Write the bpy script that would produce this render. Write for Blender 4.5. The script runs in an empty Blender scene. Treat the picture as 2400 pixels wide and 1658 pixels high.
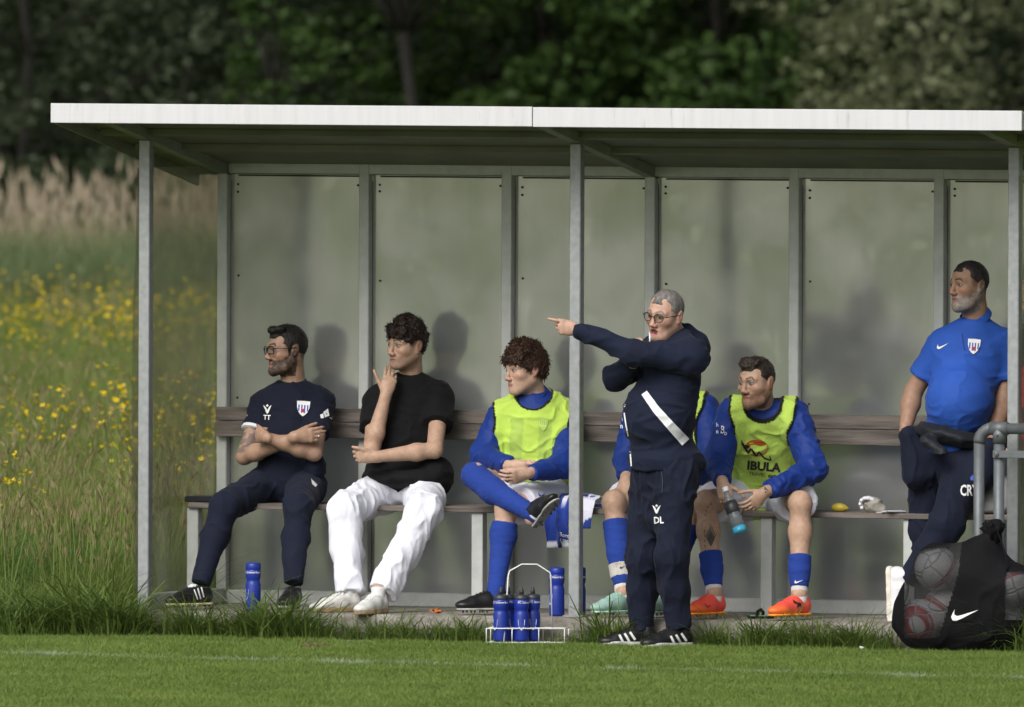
import bpy, bmesh, math, random, time
import numpy as np
from mathutils import Vector, Matrix
from mathutils.bvhtree import BVHTree
random.seed(5); RG = np.random.default_rng(11)
SC = bpy.context.scene
COL = SC.collection

# ---------------------------------------------------------------- camera
# origin = foot of the middle front post on the concrete floor; X along the shelter, Y into it, Z up
TH, PITCH, ROLL, DIST, PXM = .376, .02158, .00374, 98.227, 480.0
FPX = PXM * DIST                                   # focal length in photo pixels (2400 wide)
ZP = -.14                                          # level of the pitch
_F = np.array([-math.sin(TH)*math.cos(PITCH), math.cos(TH)*math.cos(PITCH), -math.sin(PITCH)])
_R0 = np.array([math.cos(TH), math.sin(TH), 0.]); _U0 = np.cross(_R0, _F)
_R = _R0*math.cos(ROLL) + _U0*math.sin(ROLL); _U = -_R0*math.sin(ROLL) + _U0*math.cos(ROLL)
CAMP = -DIST*(_F + (1349-1200)/FPX*_R - (1446-829)/FPX*_U)
FH = np.array([-math.sin(TH), math.cos(TH), 0.]); TV = -FH; ZV = np.array([0, 0, 1.])   # away from / toward the viewer
cam_d = bpy.data.cameras.new('camera'); cam = bpy.data.objects.new('camera', cam_d); COL.objects.link(cam)
cam_d.sensor_width = 36; cam_d.sensor_fit = 'HORIZONTAL'; cam_d.lens = FPX*36/2400
cam_d.clip_start = 1; cam_d.clip_end = 3000
cam_d.dof.use_dof = True; cam_d.dof.focus_distance = DIST-.1; cam_d.dof.aperture_fstop = cam_d.lens/95.; cam_d.dof.aperture_blades = 7
cam.matrix_world = Matrix(((_R[0], _U[0], -_F[0], CAMP[0]), (_R[1], _U[1], -_F[1], CAMP[1]), (_R[2], _U[2], -_F[2], CAMP[2]), (0, 0, 0, 1)))
SC.camera = cam

# ---------------------------------------------------------------- overcast daylight
SUN_EL, SUN_AZ = math.radians(40), math.radians(-28)      # azimuth seen from above, from the viewer's side toward his left
sun_dir = TV*math.cos(SUN_EL)*math.cos(SUN_AZ) + _R0*math.cos(SUN_EL)*math.sin(SUN_AZ) + ZV*math.sin(SUN_EL)
w = bpy.data.worlds.new('World'); SC.world = w; w.use_nodes = True
nt = w.node_tree; bg = nt.nodes['Background']; bg.inputs['Strength'].default_value = .10
sky = nt.nodes.new('ShaderNodeTexSky'); sky.sky_type = 'NISHITA'; sky.sun_disc = False
sky.sun_elevation = SUN_EL; sky.sun_rotation = math.atan2(sun_dir[0], sun_dir[1])
sky.air_density = 1.0; sky.dust_density = 4.0; sky.ozone_density = 1.0
hs = nt.nodes.new('ShaderNodeHueSaturation'); hs.inputs['Saturation'].default_value = .34
nt.links.new(sky.outputs[0], hs.inputs['Color']); nt.links.new(hs.outputs[0], bg.inputs['Color'])
sd = bpy.data.lights.new('sun', 'SUN'); sd.energy = 1.5; sd.angle = math.radians(35); sd.color = (1, .975, .95)
so = bpy.data.objects.new('sun', sd); COL.objects.link(so)
so.rotation_euler = Vector(-sun_dir).to_track_quat('-Z', 'Y').to_euler(); so.location = (0, -20, 30)
SC.view_settings.view_transform = 'Standard'; SC.view_settings.look = 'None'; SC.view_settings.exposure = .54; SC.view_settings.gamma = 1
SC.cycles.use_denoising = True; SC.cycles.max_bounces = 8; SC.cycles.transparent_max_bounces = 24
SC.cycles.sample_clamp_indirect = 4

# ---------------------------------------------------------------- pixels (of the 2310 px wide view) to places
def ray(x, y):
    s = 2400/2310
    return _F + (x*s-1200)/FPX*_R - (y*s-829)/FPX*_U
def px(x, y, Y):                                    # on the upright plane Y = const
    d = ray(x, y); return CAMP + d*((Y-CAMP[1])/d[1])
def pz(x, y, z):                                    # on the level plane Z = const
    d = ray(x, y); return CAMP + d*((z-CAMP[2])/d[2])
def vec(r, u, t):
    v = _R0*r + ZV*u + TV*t; return v/np.linalg.norm(v)
def norm(v): return v/np.linalg.norm(v)
A_ = np.asarray

# ---------------------------------------------------------------- noise
def vnoise(P, seed=0):
    P = A_(P, float); I = np.floor(P).astype(np.int64); f = P-I; f = f*f*(3-2*f)
    def h(dx, dy, dz):
        n = (I[:, 0]+dx)*374761393 + (I[:, 1]+dy)*668265263 + (I[:, 2]+dz)*1274126177 + seed*974711
        n &= 0xffffffff; n = ((n ^ (n >> 13))*1274126177) & 0xffffffff; n = ((n ^ (n >> 16))*2246822519) & 0xffffffff
        return ((n ^ (n >> 15)) & 0xffffff)/0xffffff
    x, y, z = f.T
    a = h(0,0,0)*(1-x)+h(1,0,0)*x; b = h(0,1,0)*(1-x)+h(1,1,0)*x
    c = h(0,0,1)*(1-x)+h(1,0,1)*x; d = h(0,1,1)*(1-x)+h(1,1,1)*x
    return (a*(1-y)+b*y)*(1-z)+(c*(1-y)+d*y)*z
def fbm(P, seed=0, o=3):
    s = 0; a = .5
    for i in range(o): s = s+a*vnoise(P*2**i, seed+i); a *= .5
    return s/(1-.5**o)

# ---------------------------------------------------------------- implicit surfaces -> one continuous mesh
class Sdf:
    def __init__(self, k=.02): self.ops = []; self.k = k
    def rc(self, a, b, r1, r2, k=None, flat=None, q=1., capb=False, capa=False, mode='+'):
        a, b = A_(a, float), A_(b, float)
        ext = max(r1, r2); c = (a+b)/2; rad = np.linalg.norm(b-a)/2+ext
        L = max(np.linalg.norm(b-a), 1e-6); ax = (b-a)/L
        def f(P):
            p = P-a
            if flat is not None: p = p+np.outer(p@flat, flat)*(1/q-1)
            t = p@ax/L; tc = np.clip(t, 0, 1)
            d = np.linalg.norm(p-np.outer(tc*L, ax), axis=1)-(r1+(r2-r1)*tc)
            if capb: d = np.maximum(d, (t-1)*L)
            if capa: d = np.maximum(d, -t*L)
            return d
        self.ops.append((mode, f, c, rad, self.k if k is None else k)); return self
    def el(self, c, r, M=None, k=None, mode='+'):
        c, r = A_(c, float), A_(r, float); M = np.eye(3) if M is None else A_(M)
        def f(P):
            p = (P-c)@M.T; k0 = np.linalg.norm(p/r, axis=1); k1 = np.linalg.norm(p/r**2, axis=1)
            return np.where(k1 > 1e-9, k0*(k0-1)/np.maximum(k1, 1e-9), -r.min())
        self.ops.append((mode, f, c, r.max(), self.k if k is None else k)); return self
    def box(self, c, hf, M=None, rnd=.005, k=None, mode='+'):
        c, hf = A_(c, float), A_(hf, float); M = np.eye(3) if M is None else A_(M)
        def f(P):
            q = np.abs((P-c)@M.T)-hf+rnd
            return np.linalg.norm(np.maximum(q, 0), axis=1)+np.minimum(q.max(1), 0)-rnd
        self.ops.append((mode, f, c, np.linalg.norm(hf), self.k if k is None else k)); return self
    def cut(self, p, n, k=0.):                       # remove what lies on the side n points to
        p, n = A_(p, float), norm(A_(n, float))
        self.ops.append(('c', lambda P: (P-p)@n, None, 0, k)); return self
    def fn(self, f): self.ops.append(('f', f, None, 0, 0)); return self     # d = f(P, d)
    def ev(self, P, marg):
        if len(P) < 4000 or len(self.ops) < 4: return self.ev1(P, marg, self.ops)
        sp = (P.max(0)-P.min(0)).max(); cs = .09 if len(P) > 60000 else max(.09, sp/10); p0 = P.min(0);
        big = [j for j, o in enumerate(self.ops) if o[2] is None]; fin = [j for j, o in enumerate(self.ops) if o[2] is not None]; OC = np.array([self.ops[j][2] for j in fin]); OR = np.array([self.ops[j][3]+self.ops[j][4] for j in fin]); g = np.floor((P-p0)/cs).astype(np.int64); k = (g[:, 0]*4096+g[:, 1])*4096+g[:, 2]
        od = np.argsort(k, kind='stable'); ks = k[od]; b = np.nonzero(np.diff(ks))[0]+1; out = np.empty(len(P))
        for i in np.split(od, b):
            c = p0+(g[i[0]]+.5)*cs; R_ = cs*.87+marg
            hit = np.nonzero(((OC-c)**2).sum(1) < (OR+R_)**2)[0]
            if len(hit): out[i] = self.ev1(P[i], marg, [self.ops[j] for j in sorted([fin[q] for q in hit]+big)])
            else: out[i] = .5
        return out
    def ev1(self, P, marg, ops):
        d = np.full(len(P), .5)
        for m, f, c, rad, k in ops:
            if m == 'c':
                e = f(P)
                if k > 0:
                    h = np.clip(.5-.5*(e-d)/k, 0, 1); d = e+(d-e)*h+k*h*(1-h)
                else: d = np.maximum(d, e)
                continue
            if m == 'f': d = f(P, d); continue
            e = f(P); k = max(k, 1e-5)
            if m == '+': h = np.clip(.5+.5*(d-e)/k, 0, 1); d = d+(e-d)*h-k*h*(1-h)
            else: e = -e; h = np.clip(.5-.5*(d-e)/k, 0, 1); d = d+(e-d)*h+k*h*(1-h)
        return d
    def mesh(self, h, nsm=0):
        cs = [(c-rad, c+rad) for m, f, c, rad, k in self.ops if m == '+']
        lo = np.min([x for x, _ in cs], 0)-4*h; hi = np.max([x for _, x in cs], 0)+4*h
        H = 8*h; n = np.ceil((hi-lo)/H).astype(int)+1
        act = np.stack(np.meshgrid(*[np.arange(k) for k in n], indexing='ij'), -1).reshape(-1, 3)
        o = np.array([(i, j, k) for i in (0, 1) for j in (0, 1) for k in (0, 1)])
        for lv in range(3):                          # 8h, 4h, 2h blocks near the surface
            d = self.ev(lo+(act+.5)*H, 2*H); act = act[np.abs(d) < 1.25*H]
            act = (act[:, None]*2+o[None]).reshape(-1, 3); H /= 2
        cells = act; H = 2*h; n = n*2
        S1, S2 = 4*(n[1]+2), 4*(n[2]+2)
        key = lambda c: (c[..., 0]*S1+c[..., 1])*S2+c[..., 2]
        co = np.array([(i, j, k) for i in (0, 1) for j in (0, 1) for k in (0, 1)])
        ck = key(cells[:, None]+co[None])
        uk, inv = np.unique(ck.ravel(), return_inverse=True)
        pts = np.stack([uk//(S1*S2), (uk//S2) % S1, uk % S2], 1)
        dv = self.ev(lo+pts*h, 2*H); D8 = dv[inv].reshape(-1, 8)
        neg = D8 < 0; a = neg.any(1) & ~neg.all(1)
        cells, D8 = cells[a], D8[a]
        num = np.zeros((len(cells), 3)); cnt = np.zeros(len(cells))
        for i in range(8):
            for b in (1, 2, 4):
                if not i & b:
                    j = i | b; x = (D8[:, i] < 0) != (D8[:, j] < 0)
                    t = D8[x, i]/(D8[x, i]-D8[x, j])
                    num[x] += co[i]+(co[j]-co[i])*t[:, None]; cnt[x] += 1
        V = lo+(cells+num/cnt[:, None])*h
        kk = key(cells); od = np.argsort(kk); sk = kk[od]
        def find(c):
            q = key(c); p = np.searchsorted(sk, q); p = np.minimum(p, len(sk)-1)
            return np.where(sk[p] == q, od[p], -1)
        Fs = []
        for ax, b, (u, v) in ((0, 4, (1, 2)), (1, 2, (2, 0)), (2, 1, (0, 1))):
            x = np.nonzero((D8[:, 0] < 0) != (D8[:, b] < 0))[0]
            e1 = np.zeros(3, int); e1[u] = 1; e2 = np.zeros(3, int); e2[v] = 1
            q = np.stack([x, find(cells[x]-e1), find(cells[x]-e1-e2), find(cells[x]-e2)], 1)
            fl = D8[x, 0] < 0; ok = (q >= 0).all(1)
            q = np.where(fl[:, None], q, q[:, ::-1]); Fs.append(q[ok])
        Fa = np.concatenate(Fs)
        for _ in range(nsm):
            V = .5*V+.5*nbavg(V, Fa)
        return V, Fa
def nbavg(V, Fa):
    s = np.zeros_like(V); c = np.zeros(len(V))
    a = np.concatenate([Fa.T.ravel(), np.roll(Fa, -1, 1).T.ravel()]); b = np.concatenate([np.roll(Fa, -1, 1).T.ravel(), Fa.T.ravel()])
    c = np.bincount(a, minlength=len(V))
    for j in range(3): s[:, j] = np.bincount(a, V[b, j], len(V))
    return s/np.maximum(c, 1)[:, None]
def vnormals(V, Fa):
    a = np.cross(V[Fa[:, 2]]-V[Fa[:, 0]], V[Fa[:, 3]]-V[Fa[:, 1]]); N = np.zeros_like(V)
    fi = Fa.T.ravel(); a4 = np.tile(a, (4, 1))
    for j in range(3): N[:, j] = np.bincount(fi, a4[:, j], len(V))
    return N/np.maximum(np.linalg.norm(N, axis=1), 1e-12)[:, None]

# ---------------------------------------------------------------- objects
def tag(o, label=None, cat=None, group=None, kind=None):
    if label: o['label'] = label
    if cat: o['category'] = cat
    if group: o['group'] = group
    if kind: o['kind'] = kind
    return o
def empty(name, loc):
    o = bpy.data.objects.new(name, None); o.location = loc; o.empty_display_size = .1; COL.objects.link(o); return o
def root_of(p):
    v = np.zeros(3)
    while p is not None: v = v+A_(p.location); p = p.parent
    return v
def newmesh(V, Fa, smooth=True):
    me = bpy.data.meshes.new('m'); V = A_(V, np.float32)
    if isinstance(Fa, np.ndarray):
        n = Fa.shape[1]; me.vertices.add(len(V)); me.vertices.foreach_set('co', V.ravel())
        me.loops.add(Fa.size); me.loops.foreach_set('vertex_index', Fa.ravel().astype(np.int32))
        me.polygons.add(len(Fa)); me.polygons.foreach_set('loop_start', np.arange(0, Fa.size, n, dtype=np.int32))
        me.update(calc_edges=True)
    else: me.from_pydata([tuple(map(float, v)) for v in V], [], [tuple(int(i) for i in f) for f in Fa]); me.update()
    if smooth: me.polygons.foreach_set('use_smooth', np.ones(len(me.polygons), bool))
    return me
def obj(name, V, Fa, mat, parent=None, smooth=True, col=None):
    """link world-space geometry as one mesh object (a child keeps its thing's origin)"""
    off = root_of(parent) if parent is not None else np.zeros(3)
    me = newmesh(A_(V)-off, Fa, smooth)
    if col is not None:
        at = me.color_attributes.new('Col', 'FLOAT_COLOR', 'POINT')
        at.data.foreach_set('color', np.concatenate([col, np.ones((len(col), 1))], 1).astype(np.float32).ravel())
    o = bpy.data.objects.new(name, me); COL.objects.link(o); me.name = name
    if mat is not None: me.materials.append(mat)
    o.parent = parent; return o
class MB:                                           # boxes, tubes, lathes gathered into one mesh
    def __init__(self): self.V = []; self.F = []; self.n = 0
    def add(self, V, F):
        self.V += [tuple(v) for v in V]; self.F += [tuple(i+self.n for i in f) for f in F]; self.n = len(self.V); return self
    def box(self, c, hf, M=None, bev=0.):
        c = A_(c, float); hf = A_(hf, float); M = np.eye(3) if M is None else A_(M)
        bm = bmesh.new(); bmesh.ops.create_cube(bm, size=2)
        for v in bm.verts: v.co = Vector((v.co.x*hf[0], v.co.y*hf[1], v.co.z*hf[2]))
        if bev > 0: bmesh.ops.bevel(bm, geom=bm.edges[:]+bm.verts[:], offset=bev, segments=1, affect='EDGES')
        bm.verts.index_update()
        V = [c+A_(v.co)@M for v in bm.verts]; F = [[v.index for v in f.verts] for f in bm.faces]; bm.free()
        return self.add(V, F)
    def tube(self, pts, r, n=8, closed=False, cap=True):
        pts = [A_(p, float) for p in pts]; m = len(pts); rs = r if hasattr(r, '__len__') else [r]*m
        V = []; F = []; up = None
        for i, p in enumerate(pts):
            if closed: t = norm(pts[(i+1) % m]-pts[i-1])
            else: t = norm(pts[min(i+1, m-1)]-pts[max(i-1, 0)])
            if up is None:
                up = np.cross(t, [0, 0, 1.]);
                if np.linalg.norm(up) < .05: up = np.cross(t, [1., 0, 0])
            a = norm(up-t*(up@t)); up = a; b = np.cross(t, a)
            for j in range(n):
                g = 2*math.pi*j/n; V.append(p+rs[i]*(a*math.cos(g)+b*math.sin(g)))
        for i in range(m if closed else m-1):
            for j in range(n):
                q = (i+1) % m; F.append((i*n+j, i*n+(j+1) % n, q*n+(j+1) % n, q*n+j))
        if cap and not closed: F.append(tuple(range(n))[::-1]); F.append(tuple((m-1)*n+j for j in range(n)))
        return self.add(V, F)
    def lathe(self, prof, base, ax=(0, 0, 1), n=24):
        ax = norm(A_(ax, float)); a = np.cross(ax, [1., 0, 0]);
        if np.linalg.norm(a) < .1: a = np.cross(ax, [0, 1., 0])
        a = norm(a); b = np.cross(ax, a); base = A_(base, float); V = []; F = []
        for r, z in prof:
            for j in range(n):
                g = 2*math.pi*j/n; V.append(base+ax*z+r*(a*math.cos(g)+b*math.sin(g)))
        for i in range(len(prof)-1):
            for j in range(n): F.append((i*n+j, i*n+(j+1) % n, (i+1)*n+(j+1) % n, (i+1)*n+j))
        F.append(tuple(range(n))[::-1]); F.append(tuple((len(prof)-1)*n+j for j in range(n)))
        return self.add(V, F)
    def build(self, name, mat, parent=None, smooth=False): return obj(name, np.array(self.V), self.F, mat, parent, smooth)

# ---------------------------------------------------------------- materials
def mat(name, col, rough=.6, metal=0., spec=.5, var=0., vscale=8., bump=0., bscale=60., attr=False, sheen=0., sss=0., coat=0., stretch=(1, 1, 1), dirt=None, trans=0.):
    m = bpy.data.materials.new(name); m.use_nodes = True; t = m.node_tree; N = t.nodes; L = t.links; b = N['Principled BSDF']
    b.inputs['Roughness'].default_value = rough; b.inputs['Metallic'].default_value = metal
    b.inputs['Specular IOR Level'].default_value = spec; b.inputs['Sheen Weight'].default_value = sheen
    b.inputs['Coat Weight'].default_value = coat
    if sss: b.inputs['Subsurface Weight'].default_value = sss; b.inputs['Subsurface Radius'].default_value = (.012, .005, .003); b.inputs['Subsurface Scale'].default_value = 1.
    tc = N.new('ShaderNodeTexCoord'); mp = N.new('ShaderNodeMapping'); mp.inputs['Scale'].default_value = stretch
    L.new(tc.outputs['Object'], mp.inputs['Vector'])
    if attr: a = N.new('ShaderNodeAttribute'); a.attribute_name = 'Col'; src = a.outputs['Color']
    else: a = N.new('ShaderNodeRGB'); a.outputs[0].default_value = (*col, 1); src = a.outputs[0]
    if var:
        no = N.new('ShaderNodeTexNoise'); no.inputs['Scale'].default_value = vscale; no.inputs['Detail'].default_value = 6; L.new(mp.outputs[0], no.inputs['Vector'])
        mr = N.new('ShaderNodeMapRange'); mr.inputs['From Min'].default_value = .3; mr.inputs['From Max'].default_value = .7
        mr.inputs['To Min'].default_value = 1-var; mr.inputs['To Max'].default_value = 1+var; L.new(no.outputs['Fac'], mr.inputs['Value'])
        mx = N.new('ShaderNodeVectorMath'); mx.operation = 'SCALE'; L.new(src, mx.inputs[0]); L.new(mr.outputs[0], mx.inputs['Scale']); src = mx.outputs[0]
    if dirt:
        n2 = N.new('ShaderNodeTexNoise'); n2.inputs['Scale'].default_value = dirt[1]; n2.inputs['Detail'].default_value = 8; n2.inputs['Roughness'].default_value = .7
        L.new(mp.outputs[0], n2.inputs['Vector'])
        m2 = N.new('ShaderNodeMapRange'); m2.inputs['From Min'].default_value = dirt[2]; m2.inputs['From Max'].default_value = dirt[2]+.15; L.new(n2.outputs['Fac'], m2.inputs['Value'])
        m3 = N.new('ShaderNodeMix'); m3.data_type = 'RGBA'; m3.inputs[7].default_value = (*dirt[0], 1); L.new(m2.outputs[0], m3.inputs[0]); L.new(src, m3.inputs[6]); src = m3.outputs[2]
    L.new(src, b.inputs['Base Color'])
    if bump:
        no = N.new('ShaderNodeTexNoise'); no.inputs['Scale'].default_value = bscale; no.inputs['Detail'].default_value = 4; L.new(mp.outputs[0], no.inputs['Vector'])
        bp = N.new('ShaderNodeBump'); bp.inputs['Strength'].default_value = bump; bp.inputs['Distance'].default_value = .01; L.new(no.outputs['Fac'], bp.inputs['Height']); L.new(bp.outputs[0], b.inputs['Normal'])
    if trans:
        tr = N.new('ShaderNodeBsdfTranslucent'); L.new(src, tr.inputs['Color']); ms = N.new('ShaderNodeMixShader'); ms.inputs[0].default_value = trans
        L.new(b.outputs[0], ms.inputs[1]); L.new(tr.outputs[0], ms.inputs[2]); L.new(ms.outputs[0], N['Material Output'].inputs['Surface'])
    return m
def leafmat(name, c1, c2, rough=.55, trans=.35, tipc=None, ztip=(.2, .6), patch=2.0, line=None):
    """plants: colour varies per instance and in patches over the ground"""
    m = bpy.data.materials.new(name); m.use_nodes = True; t = m.node_tree; N = t.nodes; L = t.links; b = N['Principled BSDF']
    b.inputs['Roughness'].default_value = rough; b.inputs['Specular IOR Level'].default_value = .25
    ge = N.new('ShaderNodeNewGeometry'); no = N.new('ShaderNodeTexNoise'); no.inputs['Scale'].default_value = patch; no.inputs['Detail'].default_value = 3
    L.new(ge.outputs['Position'], no.inputs['Vector'])
    oi = N.new('ShaderNodeObjectInfo'); ri = N.new('ShaderNodeMath'); ri.operation = 'ADD'
    m1 = N.new('ShaderNodeMapRange'); m1.inputs['From Min'].default_value = .3; m1.inputs['From Max'].default_value = .7; m1.inputs['To Max'].default_value = .6; L.new(no.outputs['Fac'], m1.inputs['Value'])
    m2 = N.new('ShaderNodeMath'); m2.operation = 'MULTIPLY'; m2.inputs[1].default_value = .2; L.new(oi.outputs['Random'], m2.inputs[0])
    rp = N.new('ShaderNodeMath'); rp.operation = 'MULTIPLY'; rp.inputs[1].default_value = .25; L.new(ge.outputs['Random Per Island'], rp.inputs[0])
    L.new(m1.outputs[0], ri.inputs[0]); L.new(m2.outputs[0], ri.inputs[1]); r2 = N.new('ShaderNodeMath'); r2.operation = 'ADD'; L.new(ri.outputs[0], r2.inputs[0]); L.new(rp.outputs[0], r2.inputs[1])
    mx = N.new('ShaderNodeMix'); mx.data_type = 'RGBA'; mx.inputs[6].default_value = (*c1, 1); mx.inputs[7].default_value = (*c2, 1); L.new(r2.outputs[0], mx.inputs[0]); src = mx.outputs[2]
    if tipc:
        tc = N.new('ShaderNodeTexCoord'); sp = N.new('ShaderNodeSeparateXYZ'); L.new(tc.outputs['Object'], sp.inputs[0])
        mr = N.new('ShaderNodeMapRange'); mr.inputs['From Min'].default_value = ztip[0]; mr.inputs['From Max'].default_value = ztip[1]; L.new(sp.outputs['Z'], mr.inputs['Value'])
        m4 = N.new('ShaderNodeMix'); m4.data_type = 'RGBA'; m4.inputs[7].default_value = (*tipc, 1); L.new(mr.outputs[0], m4.inputs[0]); L.new(src, m4.inputs[6]); src = m4.outputs[2]
    if line:                                        # chalked touchline: paint on the blades near a line over the ground
        nn, c, hw = line
        dt = N.new('ShaderNodeVectorMath'); dt.operation = 'DOT_PRODUCT'; dt.inputs[1].default_value = tuple(nn); L.new(ge.outputs['Position'], dt.inputs[0])
        a1 = N.new('ShaderNodeMath'); a1.operation = 'SUBTRACT'; a1.inputs[1].default_value = c; L.new(dt.outputs['Value'], a1.inputs[0])
        a2 = N.new('ShaderNodeMath'); a2.operation = 'ABSOLUTE'; L.new(a1.outputs[0], a2.inputs[0])
        a3 = N.new('ShaderNodeMapRange'); a3.inputs['From Min'].default_value = hw; a3.inputs['From Max'].default_value = hw*.6; L.new(a2.outputs[0], a3.inputs['Value'])
        n5 = N.new('ShaderNodeTexNoise'); n5.inputs['Scale'].default_value = 3.; n5.inputs['Detail'].default_value = 5; L.new(ge.outputs['Position'], n5.inputs['Vector'])
        a4 = N.new('ShaderNodeMapRange'); a4.inputs['From Min'].default_value = .36; a4.inputs['From Max'].default_value = .62; L.new(n5.outputs['Fac'], a4.inputs['Value'])
        a5 = N.new('ShaderNodeMath'); a5.operation = 'MULTIPLY'; L.new(a3.outputs[0], a5.inputs[0]); L.new(a4.outputs[0], a5.inputs[1])
        m6 = N.new('ShaderNodeMix'); m6.data_type = 'RGBA'; m6.inputs[7].default_value = (.42, .46, .36, 1); L.new(a5.outputs[0], m6.inputs[0]); L.new(src, m6.inputs[6]); src = m6.outputs[2]
    L.new(src, b.inputs['Base Color'])
    tr = N.new('ShaderNodeBsdfTranslucent'); L.new(src, tr.inputs['Color']); ms = N.new('ShaderNodeMixShader'); ms.inputs[0].default_value = trans
    L.new(b.outputs[0], ms.inputs[1]); L.new(tr.outputs[0], ms.inputs[2]); L.new(ms.outputs[0], N['Material Output'].inputs['Surface'])
    return m
T0 = time.time()
def tick(s): print('[%.1fs] %s' % (time.time()-T0, s))

# ================================================================ the setting
BW, BD = 2.27723, 1.0078                            # bay width, shelter depth
LF = np.linalg.inv(np.stack([_R0, FH, ZV], 1))
def gp(l, q, z=ZP): return _R0*l + FH*q + ZV*z       # lateral, depth (viewer's axes) to a place
def lat(xv, q): return (xv-1298)/462.*(DIST+q)/DIST  # view column at depth q to lateral metres

def ground_mat():
    m = mat('ground_soil', (.12, .165, .045), rough=1., spec=.1, var=.4, vscale=3., bump=.5, bscale=40)
    return m
xs = np.concatenate([np.linspace(-900, -30, 8), np.linspace(-20, 20, 21), np.linspace(30, 900, 8)])
ys = np.concatenate([np.linspace(-900, -40, 8), np.linspace(-30, 30, 21), np.linspace(50, 1200, 12)])
V = np.array([(x, y, ZP) for y in ys for x in xs]); nx = len(xs)
Fq = np.array([(j*nx+i, j*nx+i+1, (j+1)*nx+i+1, (j+1)*nx+i) for j in range(len(ys)-1) for i in range(nx-1)])
tag(obj('ground', V, Fq, ground_mat()), kind='structure')

M_conc = mat('concrete', (.27, .25, .22), rough=.95, spec=.2, var=.35, vscale=9, bump=.8, bscale=45, dirt=((.10, .085, .06), 5., .52))
M_conc2 = mat('paving', (.36, .34, .31), rough=.95, spec=.2, var=.25, vscale=12, bump=.5, bscale=50, dirt=((.12, .10, .07), 4., .55))
# concrete floor slab with a broken front edge
def slab():
    nxs = 150; X0, X1 = -BW-.16, BW+1.2; rows = []
    for i in range(nxs+1):
        x = X0+(X1-X0)*i/nxs
        e = .025*(vnoise(np.array([[x*7, 0, 0]]), 3)[0]-.5)+.03*(vnoise(np.array([[x*1.7, 5, 0]]), 4)[0]-.5)
        f = -.15+e; b = .02*(vnoise(np.array([[x*11, 2, 0]]), 5)[0]-.3)
        rows.append([(x, 1.42, ZP-.02), (x, 1.42, 0), (x, f+.025+b, -.001), (x, f, -.014-b), (x, f-.01-b, -.06), (x, f-.006+b*1.3, -.1), (x, f-.018, ZP-.02)])
    V = np.array(rows).reshape(-1, 3); n = 7
    Fa = [(i*n+j, i*n+j+1, (i+1)*n+j+1, (i+1)*n+j) for i in range(nxs) for j in range(n-1)]
    Fa += [tuple(range(n))[::-1], tuple(nxs*n+j for j in range(n))]
    return obj('floor_slab', V, Fa, M_conc, smooth=False)
tag(slab(), kind='structure')
# row of paving strips at the foot of the slab
for i in range(7):
    x0 = -BW+.35+i*.72
    mb = MB().box((x0+.35, -.31+.012*math.sin(i*2.1), ZP-.008+.004*math.sin(i*1.3)), (.343, .10, .022), bev=.004)
    if i == 0: ps = mb.build('paving_strip', M_conc2); tag(ps, kind='structure')
    else: mb.build('paving_slab', M_conc2, ps)

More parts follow.
